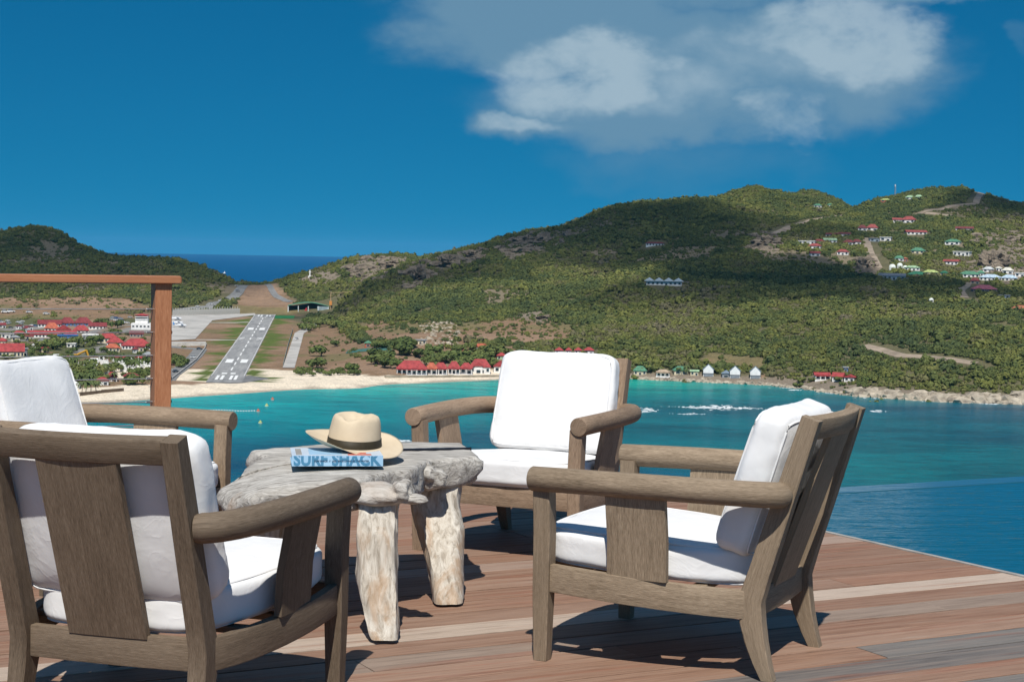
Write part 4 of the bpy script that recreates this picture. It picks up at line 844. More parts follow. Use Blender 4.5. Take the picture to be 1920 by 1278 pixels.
# ---- cars
def car_parts(col):
    body = [(-2.1, .35), (-2.1, .85), (-1.95, .95), (-1.0, 1.0), (.0, 1.0), (1.1, .92), (2.0, .75), (2.1, .5), (2.1, .35)]
    V = [(x, -.85, z) for x, z in body] + [(x, .85, z) for x, z in body]; n = len(body)
    bm_ = mk(V, [tuple(range(n)), tuple(range(2 * n - 1, n - 1, -1))] + [(i, i + n, (i + 1) % n + n, (i + 1) % n) for i in range(n)], plain(col, .3, .05, 1, .5))
    cab = [(-1.75, .97), (-1.35, 1.48), (.3, 1.48), (1.05, .95)]; n = 4
    V = [(x, -.74 if z < 1.2 else -.62, z) for x, z in cab] + [(x, .74 if z < 1.2 else .62, z) for x, z in cab]
    cb = mk(V, [tuple(range(n)), tuple(range(2 * n - 1, n - 1, -1))] + [(i, i + n, (i + 1) % n + n, (i + 1) % n) for i in range(n)], [M['glass']])
    rf = mk(*box_data(-1.36, .32, -.63, .63, 1.47, 1.53), plain(col, .3, .05, 1, .5))
    return bm_, cb, rf
wheel = tube([(0, -.1, 0), (0, .1, 0)], .33, M['black'], 10)
CARC = {'white': (.75, .75, .75), 'silver': (.42, .44, .46), 'dark': (.05, .06, .07), 'blue': (.06, .13, .3), 'red': (.4, .03, .03)}
carme = {k: car_parts(c_) for k, c_ in CARC.items()}
def car(px, py, colr, label, ang, group=None, sc=1.0):
    P = hit(px, py); o = empty('parked_car', (P[0], P[1], float(Hg(P[0], P[1])) + .35), ang, label=label, cat='car', group=group); o.scale = (sc,) * 3; CLEAR.append((P[0], P[1] - 3, 7))
    for nm, me_ in zip(('body', 'cabin', 'roof'), carme[colr]): link(nm, me_, o)
    for x in (-1.3, 1.3):
        for y in (-.78, .78): q = link('wheel', wheel, o); q.location = (x, y, .33)
car(444, 537, 'white', 'white car at the top of the hill road', .9); car(445, 547, 'silver', 'grey car climbing the hill road', .9, sc=1.2); car(416, 566, 'white', 'white pickup low on the hill road', .5, sc=1.5); car(397, 571, 'white', 'white car leaving the foot of the hill road', .4); car(371, 576, 'white', 'white car just above the retaining wall', .1)
car(363, 672, 'white', 'white car alone on the coast road', .6); car(348, 684, 'dark', 'dark car in the queue nearest the post on the coast road', .7); car(343, 689, 'white', 'white car in the coast road queue', .7); car(330, 699, 'dark', 'black car lowest in the coast road queue', .7); car(374, 656, 'dark', 'dark car at the bend of the coast road', .2); car(556, 637, 'white', 'white car on the pale lane right of the runway', 1.3)
car(490, 532, 'white', 'white car on the skyline of the hill gap, left', 0); car(498, 531, 'white', 'white van on the skyline of the hill gap, right', 0, sc=1.4)
r_ = random.Random(4)
for i in range(16):
    car(232 + r_.uniform(-22, 14), 600 + r_.uniform(-4, 10), r_.choice(['white', 'white', 'silver', 'blue', 'dark']), 'small car in the crowded car park left of the control tower', r_.uniform(-.3, .3), 'cars in the airport car park')
for i in range(14):
    car(r_.uniform(0, 70), 608 + r_.uniform(-6, 8), r_.choice(['white', 'silver', 'blue', 'dark', 'white']), 'small car parked along the road left of the town roofs', r_.uniform(-.4, .4), 'cars parked left of the town')
for i in range(7):
    car(55 + i * 13 + r_.uniform(-3, 3), 640 + r_.uniform(-2, 2), r_.choice(['white', 'silver', 'white', 'dark']), 'small car parked in front of the long red town roof', r_.uniform(-.3, .3), 'cars before the town front')
car(10, 587, 'white', 'white van parked on the dry slope, far left', .2, sc=1.7); car(21, 586, 'white', 'white van parked on the dry slope beside another', .2, sc=1.7); car(55, 587, 'white', 'white car alone on the dry slope', .5, sc=1.4); car(87, 590, 'white', 'white car on the track right of the lone slope car', .5, sc=1.4)
# small aircraft on the apron
for px, py, lb in ((331, 601, 'small white propeller aircraft at the back of the apron'), (333, 609, 'small white propeller aircraft in the middle of the apron'), (339, 614, 'small blue tailed propeller aircraft at the front of the apron')):
    P = hit(px, py); o = empty('light_aircraft', (P[0], P[1], P[2] + .3), .5, label=lb, cat='aircraft'); pw = plain((.75, .77, .8), .4, .05, 1)
    link('fuselage', tube([(-6, 0, 1.8), (-4.5, 0, 1.7), (0, 0, 1.6), (3, 0, 1.5), (4.6, 0, 1.4)], 1.0, pw, 8, taper=[.15, .55, 1, .95, .3]), o); link('wing', mk(*box_data(-.4, 1.5, -8, 8, 2.5, 2.75), pw), o)
    link('tailplane', mk(*box_data(-6.2, -5, -2.6, 2.6, 2.0, 2.15), pw), o); link('tail_fin', mk([(-6.4, -.1, 1.8), (-4.6, -.1, 1.8), (-5.8, -.1, 4.2), (-6.6, -.1, 4.2), (-6.4, .1, 1.8), (-4.6, .1, 1.8), (-5.8, .1, 4.2), (-6.6, .1, 4.2)], [(0, 1, 2, 3), (7, 6, 5, 4), (0, 4, 5, 1), (1, 5, 6, 2), (2, 6, 7, 3), (3, 7, 4, 0)], plain((.1, .25, .5), .5, .1, 1)), o)
    for x, y in ((3, 0), (-.3, 1.3), (-.3, -1.3)): q = link('wheel', wheel, o); q.location = (x, y, .2)
# ---- rocks
mt, t, p = mat('weathered_cliff_rock'); M['rock'] = mt
g = t.new('ShaderNodeNewGeometry'); n1 = t.noise(t.vmath('MULTIPLY', g.outputs['Position'], (1, 1, .35)), .13, 6, .7); n2 = t.noise(g.outputs['Position'], .7, 4, .6)
c = t.ramp(n1, [(.3, (.085, .068, .05)), (.5, (.215, .17, .125)), (.72, (.37, .30, .22))]); c = t.mix(t.sstep(n2, .55, .7, 0, .5), c, (.08, .08, .05)); t.l.new(c, p.inputs['Base Color']); p.inputs['Roughness'].default_value = .95
t.l.new(t.bump(t.math('ADD', n1, n2), .9, 2.5), p.inputs['Normal'])
def rock_mesh(seed, sx, sy, sz, sub=4):
    bm = bmesh.new(); bmesh.ops.create_icosphere(bm, subdivisions=sub, radius=1); o_ = Vector((seed * 7.3, seed * 3.1, seed))
    for v_ in bm.verts:
        d = v_.co.normalized(); r_ = 1 + .55 * mnoise.fractal(d * 1.6 + o_, 1, 2, 5) + .22 * (mnoise.cell(d * 3.4 + o_) - .5)
        v_.co = Vector((d.x * r_ * sx, d.y * r_ * sy, d.z * r_ * sz))
    me_ = bpy.data.meshes.new('rock'); bm.to_mesh(me_); bm.free(); me_.materials.append(M['rock']); return me_
for i, (px, py, wpx, hpx, lb) in enumerate([(785, 525, 40, 44, 'tall brown rock face with a dark cave at the left of the hill'), (835, 500, 62, 36, 'broad brown cliff right of the tall rock face'), (885, 482, 40, 22, 'small grey crag below the skyline'), (1000, 455, 90, 22, 'long pale cliff band under the dark ridge'),
      (1435, 462, 70, 36, 'dark rocky knob beside the saddle road'), (1622, 505, 44, 34, 'grey rock bluff left of the grey roofed house'), (1870, 500, 80, 50, 'bare rocky gully side at the far right'), (735, 498, 50, 18, 'pale rocks on the ridge near the sea gap'), (1020, 597, 46, 12, 'heap of dark quarry stone at the hill foot')]):
    P = hit(px, py); k = float((P - CAM) @ vF) / FPX
    o = link('rock_outcrop', rock_mesh(i + 2, wpx * k * .42, 13, hpx * k * .42), label=lb, cat='rock'); o.location = (P[0], P[1] + 9, P[2] + hpx * k * .12); CLEAR.append((P[0], P[1], wpx * k * .32)); o.rotation_euler.z = -math.atan2(P[0], P[1])
bl = [rock_mesh(40 + i, 1, .9, .7, 2) for i in range(4)]
r_ = random.Random(9); mb = MB(); n_ = 0
def strew(name, n, pick, smin, smax, label):
    mb = MB()
    for i in range(n):
        px, py = pick(); P = hit(px, py); s = r_.uniform(smin, smax) * (r_.random() ** 1.5 * .8 + .45); me_ = bl[i % 4]; rz = r_.uniform(0, 6.28); c_, s_ = math.cos(rz), math.sin(rz)
        mb.add([(P[0] + (v.co.x * c_ - v.co.y * s_) * s * 1.3, P[1] + (v.co.x * s_ + v.co.y * c_) * s, max(float(Hg(P[0], P[1])), SEA) + v.co.z * s) for v in me_.vertices], [tuple(f.vertices) for f in me_.polygons])
    return link(name, mb.mesh(M['shorerock']), kind='stuff', label=label)
mt, t, p = mat('pale_shore_rock'); M['shorerock'] = mt
g = t.new('ShaderNodeNewGeometry'); n1 = t.noise(g.outputs['Position'], .16, 5, .65); sp_ = t.new('ShaderNodeSeparateXYZ'); t.l.new(g.outputs['Position'], sp_.inputs[0])
c = t.ramp(n1, [(.3, (.12, .10, .08)), (.48, (.34, .29, .22)), (.7, (.52, .45, .35))]); t.l.new(c, p.inputs['Base Color']); p.inputs['Roughness'].default_value = .9
def shore_y(px):
    for (a_, b_), (c_, d_) in zip(shore[:-1], shore[1:]):
        if a_ <= px <= c_: return b_ + (d_ - b_) * (px - a_) / (c_ - a_)
def pk1():
    px = r_.uniform(1600, 1935); return px, shore_y(px) - abs(r_.gauss(0, 4.5)) * (1 if px < 1800 else 1.3) + .6
def pk2():
    px = r_.uniform(1182, 1620); return px, shore_y(px) - abs(r_.gauss(0, 2.2)) + .8
def pk3(): return r_.uniform(788, 862), 612 + r_.uniform(-8, 36)
def pk4():
    q = r_.choice(rocks[:6]); xs_ = [a_[0] for a_ in q]; ys_ = [a_[1] for a_ in q]
    while True:
        a_, b_ = r_.uniform(min(xs_), max(xs_)), r_.uniform(min(ys_), max(ys_))
        if inpoly(np.array([a_]), np.array([b_]), q)[0]: return a_, b_
hill_rocks = (330, pk4, 1.6, 6.0)
strew('shore_rocks', 420, pk1, 1.2, 4.6, 'pale tumbled rock ledges along the right headland'); strew('shore_rocks', 380, pk2, .7, 2.1, 'dark riprap boulders edging the cottage shore'); strew('rubble', 160, pk3, .6, 1.7, 'scattered quarry rubble on the bare slope above the hotel')
o = strew('hill_boulders', *hill_rocks, 'weathered brown boulders lying on the bare parts of the hills'); o.data.materials.clear(); o.data.materials.append(M['rock'])
# ---- buoys
for px, py, c_, lb in ((484, 771, ORED, 'orange red buoy where the float lines meet'), (511, 749, ORED, 'orange red buoy at the far end of the float line'), (500, 761, LIME, 'yellow buoy on the slanting float line'), (488, 793, LIME, 'lone yellow buoy nearest the terrace')):
    P = onz(px, py, SEA); o = empty('buoy', P, label=lb, cat='buoy'); link('float', tube([(0, 0, -.4), (0, 0, -.1), (0, 0, .5), (0, 0, .9), (0, 0, 1.3)], .75, plain(c_, .5, .05, 1), 10, taper=[.6, 1, 1, .5, .12]), o); link('collar', tube([(0, 0, -.05), (0, 0, .12)], .85, M['paint'], 10), o)
for i in range(22):
    P = onz(370 + i * 5.1, 768 + i * .12 + math.sin(i * .5) * .5, SEA); q = link('float', tube([(-.35, 0, 0), (-.2, 0, .05), (.2, 0, .05), (.35, 0, 0)], .32, M['paint'], 6, taper=[.4, 1, 1, .4]), None, label='small white float of the bathing line left of the orange buoy', cat='float', group='floats of the bathing line'); q.location = P
P = onz(421, 512, SEA); o = empty('sailboat', P, label='tiny white sailboat on the far blue ocean', cat='boat'); link('hull', tube([(-5, 0, .3), (-3, 0, .4), (0, 0, .4), (4.5, 0, .6)], 1.1, M['paint'], 8, taper=[.6, 1, 1, .1]), o); link('sail', mk([(-2, 0, 1), (1.6, 0, 1), (.4, 0, 7), (-2, .12, 1), (1.6, .12, 1), (.4, .12, 7)], [(0, 1, 2), (5, 4, 3), (0, 3, 4, 1), (1, 4, 5, 2), (2, 5, 3, 0)], M['paint']), o)

# ---- trees and palms that can be told apart
crowns = []
for k in range(4):
    V, Fc = tuft(300 + k, 8, 170, .95); crowns.append(mk([(x * 1, y * 1, z * 1 + .25) for x, y, z in V], Fc, M['treeleaf']))
trunkme = tube([(0, 0, -.6), (.02, 0, 0), (.04, .02, .25), (0, .03, .5)], .055, M['bark'], 7, taper=[1.2, 1, .7, .35])
def palm_crown(seed):
    r_ = random.Random(seed); V = []; Fc = []
    for i in range(13):
        an = i * 2.4 + r_.uniform(-.2, .2); up = r_.uniform(.15, .9); L_ = r_.uniform(.8, 1.05); pts_ = []
        for s_ in range(6): u = s_ / 5; pts_.append(Vector((math.cos(an) * L_ * u, math.sin(an) * L_ * u, up * u * .9 - 1.05 * u * u)))
        sd = Vector((-math.sin(an), math.cos(an), 0)); o_ = len(V)
        for s_, q_ in enumerate(pts_): wd = .15 * math.sin(math.pi * (.12 + .82 * s_ / 5)); V += [q_ + sd * wd + Vector((0, 0, -.06)), q_, q_ - sd * wd + Vector((0, 0, -.06))]
        for s_ in range(5): b_ = o_ + s_ * 3; Fc += [(b_, b_ + 1, b_ + 4, b_ + 3), (b_ + 1, b_ + 2, b_ + 5, b_ + 4)]
    return mk(V, Fc, M['palmleaf'])
pcrowns = [palm_crown(s_) for s_ in range(3)]; ptrunk = tube([(0, 0, -1), (.03, 0, .1), (.06, 0, .4), (.04, 0, .8), (0, 0, 1)], .028, M['bark'], 6, taper=[1.3, 1.1, .9, .8, .8])
tr = random.Random(77)
def tree(px, py, hpx, label, kind='tree', group=None):
    P = hit(px, py); k = float((P - CAM) @ vF) / FPX; h_ = hpx * k; o = empty('palm_tree' if kind == 'palm' else 'tree', (P[0], P[1], float(Hg(P[0], P[1]))), tr.uniform(0, 6.28), label=label, cat='palm tree' if kind == 'palm' else 'tree', group=group)
    if kind == 'palm':
        q = link('trunk', ptrunk, o); q.scale = (h_ * .9, h_ * .9, h_ * .72); q = link('crown', tr.choice(pcrowns), o); q.location.z = h_ * .72; s = h_ * tr.uniform(.42, .52); q.scale = (s, s, s)
    else:
        q = link('trunk', trunkme, o); q.scale = (h_, h_, h_); q = link('crown', tr.choice(crowns), o); s = h_ * tr.uniform(.72, .86); q.scale = (s * tr.uniform(.95, 1.3), s * tr.uniform(.95, 1.3), s)
for px, py, h_, lb in [(602, 668, 26, 'leafy tree standing alone on the dry field right of the lane'), (664, 703, 15, 'round green bush tree on the beach edge'), (593, 690, 22, 'bare looking small tree left of the beach bushes'), (660, 700, 24, 'slender tree behind the beach, right of the field'), (699, 668, 17, 'round tree right of the tennis court'), (628, 650, 14, 'small thin tree on the upper dry field'),
      (706, 652, 14, 'small round tree, first of the row behind the tennis court'), (714, 652, 13, 'small round tree, second of the row behind the tennis court'), (724, 652, 14, 'small round tree, third of the row behind the tennis court'), (737, 652, 15, 'small round tree, fourth of the row behind the tennis court'), (755, 655, 26, 'dense dark tree left of the green shed'), (765, 654, 24, 'dense dark tree touching the green shed'),
      (884, 657, 18, 'dark round tree left of the highest orange red roof'), (80, 655, 20, 'bright green tree left of the town front field'), (100, 655, 24, 'broad bright green tree in the town field'), (113, 650, 20, 'green tree next to the broad one in the town field'), (177, 645, 20, 'tree before the white arched building'), (221, 615, 16, 'dark tree between town roofs and car park'), (189, 610, 16, 'dark tree behind the right back row roof'), (225, 640, 12, 'small tree between the bright red roofs'), (142, 650, 22, 'tree right of the blue shop front')]:
    tree(px, py, h_, lb)
for i in range(40): tree(tr.uniform(115, 288), tr.uniform(682, 722), tr.uniform(12, 22), 'dark green tree in the garden belt behind the beach bungalows', group='trees in the beach garden belt')
for i in range(18): tree(tr.uniform(128, 290), tr.uniform(680, 728), tr.uniform(18, 28), 'palm in the garden belt behind the beach bungalows', 'palm', 'palms in the beach garden belt')
for px, py in ((160, 738), (170, 737), (153, 738), (181, 736)): tree(px, py, 30, 'tall shaggy palm at the edge of the sand near the chair cushion', 'palm', 'tall palms at the sand edge')
for i in range(30): tree(tr.uniform(705, 960), tr.uniform(664, 692), tr.uniform(14, 26), 'leafy tree in the thicket behind the hotel row', group='trees behind the hotel row')
for i in range(10): tree(tr.uniform(800, 960), tr.uniform(672, 696), tr.uniform(16, 24), 'palm rising behind the red hotel roofs', 'palm', 'palms behind the hotel row')
for i in range(16): tree(tr.uniform(560, 650), tr.uniform(696, 706), tr.uniform(8, 13), 'low sea grape bush along the top of the beach', group='bushes along the beach top')
for i in range(14): tree(tr.uniform(556, 650), tr.uniform(603, 622), tr.uniform(12, 19), 'grey green tree in the clump right of the runway end', group='trees right of the runway end')
for i in range(10): tree(tr.uniform(1180, 1310), tr.uniform(694, 704), tr.uniform(12, 20), 'palm among the green roofed cottages', 'palm', 'palms among the shore cottages')
for i in range(12): tree(tr.uniform(1180, 1460), tr.uniform(688, 698), tr.uniform(9, 15), 'bush behind the row of shore cottages', group='bushes behind the shore cottages')
for i in range(9): tree(tr.uniform(1470, 1640), tr.uniform(712, 728), tr.uniform(8, 14), 'round bush on the rocky shore by the red cottages', group='bushes on the rocky shore')
for i in range(7): tree(tr.uniform(322, 345), tr.uniform(668, 690), tr.uniform(10, 18), 'tree beside the coast road next to the post', group='trees beside the coast road')
for i in range(75): tree(tr.uniform(5, 300), tr.uniform(628, 694), tr.uniform(7, 14), 'small tree scattered among the town houses', group='trees among the town houses')
tm = mk(*box_data(-1.0, 1.0, -.7, .7, -.4, 1.3), plain((.74, .74, .70), .85, .1, .5)); tc_ = mk(*box_data(-.12, .12, -.1, .1, 1.3, 2.6), plain((.74, .74, .70), .85, .1, .5)); tx_ = mk(*box_data(-.5, .5, -.09, .09, 1.9, 2.15), plain((.74, .74, .70), .85, .1, .5))
for i in range(90):
    P = hit(tr.uniform(122, 284), tr.uniform(678, 700)); o = empty('white_tomb', (P[0], P[1], float(Hg(P[0], P[1]))), tr.uniform(-.3, .3), label='small white tomb among the palms of the beach cemetery', cat='tomb', group='white tombs of the beach cemetery'); s = tr.uniform(.9, 1.7); o.scale = (s, s, s)
    link('plinth', tm, o); link('cross_post', tc_, o); link('cross_bar', tx_, o)
# tennis court
patch_px('tennis_court', [(648, 663), (736, 660), (734, 655), (652, 657)], plain((.05, .14, .12), .9, .15, .3), .3, 'dark green tennis court on the dry field')

# ---- scatter the scrub
N = 470000
g_ = np.random.default_rng(5)
xs = g_.uniform(-790, 1050, N); ys = g_.uniform(880, 2350, N); az_ = xs / ys
ok = (az_ > -.36) & (az_ < .37); xs, ys = xs[ok], ys[ok]
zs = Hg(xs, ys); e_ = zs - SEA
ci = np.clip(((ys - GY0) / GS + .5).astype(int), 0, nyg - 1) * nxg + np.clip(((xs - GX0) / GS + .5).astype(int), 0, nxg - 1); cv = cover[ci]
pr = np.choose(cv, [1.0, 0.0, .035, .22, 0.0, .42]); pr = np.where((cv == 2) & (e_ > 19), .22, pr); azz = xs / ys; pr = np.where((cv == 2) & (ys > 1520) & (azz > -.172) & (azz < -.120), 0, pr); pr = np.where(e_ < np.where(xs > 20, 2.6, 6), pr * .1, pr)
dens = fbm(xs, ys, 38, 3, 91); pr = pr * np.clip(.86 + dens * 1.3, .15, 1)
ok = g_.random(len(xs)) < pr
for cx_, cy_, cr_ in CLEAR: ok &= (xs - cx_) ** 2 + (ys - cy_) ** 2 > cr_ ** 2
for ob_ in list(COL.objects):
    if ob_.get('kind') == 'structure' and ('road' in ob_.name or 'lane' in ob_.name or 'track' in ob_.name or 'apron' in ob_.name):
        nv_ = np.array([v.co[:2] for v in ob_.data.vertices])
        for q in nv_[::4] if len(nv_) > 8 else nv_: ok &= (xs - q[0]) ** 2 + (ys - q[1] + 5) ** 2 > 8.5 ** 2
s_ = (xs - RW0[0]) * rdir[0] + (ys - RW0[1]) * rdir[1]; t_ = (xs - RW0[0]) * rnor[0] + (ys - RW0[1]) * rnor[1]
ok &= ~((np.abs(t_) < 40) & (s_ > -30) & (s_ < RWL + 10)) & ~((t_ > -110) & (t_ < 0) & (s_ > 260) & (s_ < RWL + 5))
# leave out what lies behind the crests as seen from the whole terrace
vis = np.ones(len(xs), bool)
for f_ in np.linspace(.55, .985, 40):
    zl = EYE + (zs + 9 - EYE) * f_; vis &= Hg(xs * f_, ys * f_) < zl + 6
ok &= vis
xs, ys, zs = xs[ok], ys[ok], zs[ok]; n_ = len(xs)
sc_ = (1.2 + 2.2 * g_.random(n_) ** 2.2 + 2.6 * (g_.random(n_) < .05)) * (1 + .5 * fbm(xs, ys, 50, 2, 44)); sc_ = np.where(cv[ok] >= 2, sc_ * .7, sc_)
scatter('hillside_scrub', np.stack([xs, ys, zs - .1 * sc_], 1), sc_ * 1.25, g_.uniform(0, 6.28, n_), g_.integers(0, 5, n_), bush_obs, 'dense mass of dry green scrub covering the hills')
print('bushes', n_)

# ---- clouds that shade parts of the hills, drifting above the bay (their undersides lie over the top of the frame)
mt = bpy.data.materials.new('cloud_vapour'); mt.use_nodes = True; t = NT(mt.node_tree); t.n.clear()
pv_ = t.new('ShaderNodeVolumePrincipled'); pv_.inputs['Color'].default_value = (.95, .96, 1, 1); pv_.inputs['Density'].default_value = .019; pv_.inputs['Anisotropy'].default_value = .3
oo = t.new('ShaderNodeOutputMaterial'); t.l.new(pv_.outputs[0], oo.inputs['Volume'])
def cloud(px, py, d, rx, ry, rz, seed, label, alt=520):
    P = Vector(at(px, py, d)); P = P + SUNV * ((alt - P.z) / SUNV.z)
    bm = bmesh.new(); bmesh.ops.create_icosphere(bm, subdivisions=4, radius=1); o_ = Vector((seed * 5.1, seed, 2))
    for v_ in bm.verts:
        d_ = v_.co.normalized(); f_ = 1 + .42 * mnoise.fractal(d_ * 1.5 + o_, 1, 2, 4); v_.co = Vector((d_.x * rx * f_, d_.y * ry * f_, max(d_.z, -.35) * rz * f_))
    me_ = bpy.data.meshes.new('cloud'); bm.to_mesh(me_); bm.free(); me_.materials.append(mt); o = link('cloud', me_, kind='stuff', label=label); o.location = P
cloud(1190, 430, 1650, 190, 165, 60, 1, 'cloud drifting high over the dark central ridge')
cloud(1560, 548, 1300, 170, 100, 55, 2, 'long cloud drifting high over the hillside villas')
cloud(1440, 505, 1410, 90, 110, 55, 5, 'small cloud drifting high over the spur villa valley')
cloud(150, 480, 1790, 280, 170, 44, 3, 'cloud drifting high over the left hill')
cloud(760, 540, 1500, 120, 80, 30, 7, 'thin cloud drifting high over the rocky left end of the ridge')
cloud(1930, 410, 1850, 110, 140, 60, 4, 'cloud drifting high over the right hill shoulder')
# ================================================================ TERRACE: deck, pool, railing
UA = R(28.2); uD = np.array([math.cos(UA), math.sin(UA)]); nD = np.array([-math.sin(UA), math.cos(UA)])
EA = R(-59.4); eD = np.array([math.cos(EA), math.sin(EA)])           # edge between deck and pool, running towards the camera
E0 = onz(1732, 1036, 0)[:2]; eN = np.array([-eD[1], eD[0]])              # eN points to the pool side
if eN @ np.array([1, 1]) < 0: eN = -eN
FAR_N = 7.80; PW = .163; NB = 4.30
deck = empty('deck', kind='structure', label='weathered hardwood terrace deck of red brown and grey boards')
def clip(poly, p0, n_):
    out = []
    for i in range(len(poly)):
        a_, b_ = poly[i], poly[(i + 1) % len(poly)]; da, db = (a_ - p0) @ n_, (b_ - p0) @ n_
        if da <= 0: out.append(a_)
        if (da < 0) != (db < 0): out.append(a_ + (b_ - a_) * da / (da - db))
    return out
BROWN = [(.27, .15, .097), (.31, .185, .125), (.245, .133, .085), (.33, .21, .148), (.285, .172, .118), (.29, .147, .092)]
GREYW = [(.17, .155, .14), (.20, .185, .17), (.155, .14, .13), (.23, .205, .185)]
LIGHT = (.50, .40, .32)
dr_ = random.Random(21)
k0 = int((0.2 - NB) / PW); k1 = int((FAR_N - NB) / PW) + 1
for k in range(k0, k1):
    n0, n1 = NB + k * PW + .0042, min(NB + (k + 1) * PW - .0042, FAR_N)
    if n1 - n0 < .03: continue
    cuts = [-7.0]; x = -7 + dr_.uniform(1.2, 3.2)
    while x < 6: cuts.append(x); x += dr_.uniform(2.0, 3.6)
    if k == -1: cuts = [-7, -4, -1.6, 1.2 * uD[0] + 5.36 * uD[1], 7]     # the butt joint in the lower right
    else: cuts.append(7.0)
    for a_, b_ in zip(cuts[:-1], cuts[1:]):
        poly = [uD * u_ + nD * n_ for u_, n_ in ((a_ + .001, n0), (b_ - .001, n0), (b_ - .001, n1), (a_ + .001, n1))]
        poly = clip(poly, E0 - eN * .035, eN)
        if len(poly) < 3: continue
        cen = np.mean(poly, 0)
        dz = dr_.uniform(-.0012, .0012); sl = dr_.uniform(-.0007, .0007)
        top = [(q[0], q[1], dz + sl * ((q - cen) @ nD) / .08) for q in poly]; ins = []
        for q, tq in zip(poly, top): d_ = cen - q; qq = q + nD * np.sign(d_ @ nD) * .0012; ins.append((qq[0], qq[1], tq[2])); 
        V = [(q[0], q[1], -.028) for q in poly] + [(q[0], q[1], tq[2] - .0012) for q, tq in zip(poly, top)] + ins; m_ = len(poly)
        Fc = [tuple(range(2 * m_, 3 * m_)), tuple(range(m_))[::-1]]
        for i in range(m_): j = (i + 1) % m_; Fc += [(i, j, m_ + j, m_ + i), (m_ + i, m_ + j, 2 * m_ + j, 2 * m_ + i)]
        off = dr_.uniform(0, 50)
        UV = [((np.array(v[:2]) @ uD) + off, (np.array(v[:2]) @ nD) + off) for v in V]
        pl_ = link('plank', mk(V, Fc, M['deckwood'], uv=UV), deck)
        col = tuple(.55 * a1 + .45 * b1 for a1, b1 in zip(dr_.choice(BROWN), (.285, .168, .112)))
        if dr_.random() < .02: col = dr_.choice(GREYW)
        um = (a_ + b_) / 2
        if k == 4: col = LIGHT
        elif k < 0 and um > 2.5: col = dr_.choice(GREYW)
        elif k < -1: col = dr_.choice(GREYW[:2] + BROWN)
        if k in (2,) : col = (.30, .225, .175)
        if k == 10 and um > 1: col = (.38, .27, .21)
        f_ = dr_.uniform(.92, 1.08); pl_.color = (*[c_ * f_ for c_ in col], 1)
def strip(name, p0, dirv_, a0, a1, w0, w1, z0, z1, nrm, mats, parent):
    c = [p0 + dirv_ * a_ + nrm * w_ for a_, w_ in ((a0, w0), (a1, w0), (a1, w1), (a0, w1))]
    V = [(*q, z0) for q in c] + [(*q, z1) for q in c]
    UV = [((np.array(v[:2]) @ dirv_), (np.array(v[:2]) @ nrm) + v[2]) for v in V]
    return link(name, mk(V, [(3, 2, 1, 0), (4, 5, 6, 7), (0, 1, 5, 4), (1, 2, 6, 5), (2, 3, 7, 6), (3, 0, 4, 7)], mats, uv=UV), parent)
strip('edge_trim', E0, eD, -2.35, 9, -.033, -.008, -.12, .004, eN, M['trim'], deck)
FARP = nD * FAR_N
strip('fascia', FARP, uD, -7, 3.02, .004, .03, -.30, -.004, nD, M['teak'], deck)
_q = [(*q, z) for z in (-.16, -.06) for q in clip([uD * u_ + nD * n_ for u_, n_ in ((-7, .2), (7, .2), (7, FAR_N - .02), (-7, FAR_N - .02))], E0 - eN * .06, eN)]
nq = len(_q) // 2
link('gap_shade_bed', mk(_q, [tuple(range(nq))[::-1], tuple(range(nq, 2 * nq))] + [(i, (i + 1) % nq, (i + 1) % nq + nq, i + nq) for i in range(nq)], M['hatband']), deck)  # near-black sheet added under the boards so the gaps read as shade
# pool: bounded by the deck edge and the infinity edge
pool = empty('swimming_pool', kind='structure', label='infinity pool with rippled dark blue water')
WZ = -.085
mt, t, p = mat('pool_water')
g = t.new('ShaderNodeNewGeometry'); pos = g.outputs['Position']; mp = t.new('ShaderNodeMapping'); t.l.new(pos, mp.inputs[0]); mp.inputs['Rotation'].default_value = (0, 0, -.12)
n1 = t.noise(t.vmath('MULTIPLY', mp.outputs[0], (2.0, 6.5, 1)), 1, 4, .55, .4); n2 = t.noise(t.vmath('MULTIPLY', mp.outputs[0], (6, 16, 1)), 1, 3, .5, .3)
p.inputs['Base Color'].default_value = (.006, .092, .14, 1); p.inputs['Roughness'].default_value = .06; p.inputs['IOR'].default_value = 1.33
t.l.new(t.bump(t.math('ADD', n1, t.math('MULTIPLY', n2, .35)), .17, .05), p.inputs['Normal']); M['pool'] = mt
# corner where the pool edge meets the infinity edge line n = INF_N
INF_N = 7.70
tt_ = (INF_N - E0 @ nD) / (eD @ nD); PC = E0 + eD * tt_
c_ = [PC - eN * .008, E0 + eD * 9 - eN * .008, E0 + eD * 9 + uD * 11, PC + uD * 13]
link('pool_water', mk([(*q, WZ) for q in c_], [(0, 1, 2, 3)], M['pool']), pool)
mt, t, p = mat('wet_weir_tile'); g = t.new('ShaderNodeNewGeometry'); n1 = t.noise(g.outputs['Position'], 3, 4, .6)
t.l.new(t.mix(n1, (.02, .10, .16), (.04, .14, .20)), p.inputs['Base Color']); p.inputs['Roughness'].default_value = .12; M['weir'] = mt
t.l.new(t.bump(t.noise(t.vmath('MULTIPLY', g.outputs['Position'], (3, 9, 1)), 1, 3), .2, .02), p.inputs['Normal'])
strip('weir_edge', PC, uD, 0, 13, .004, .20, -.9, WZ + .003, nD, M['weir'], pool)
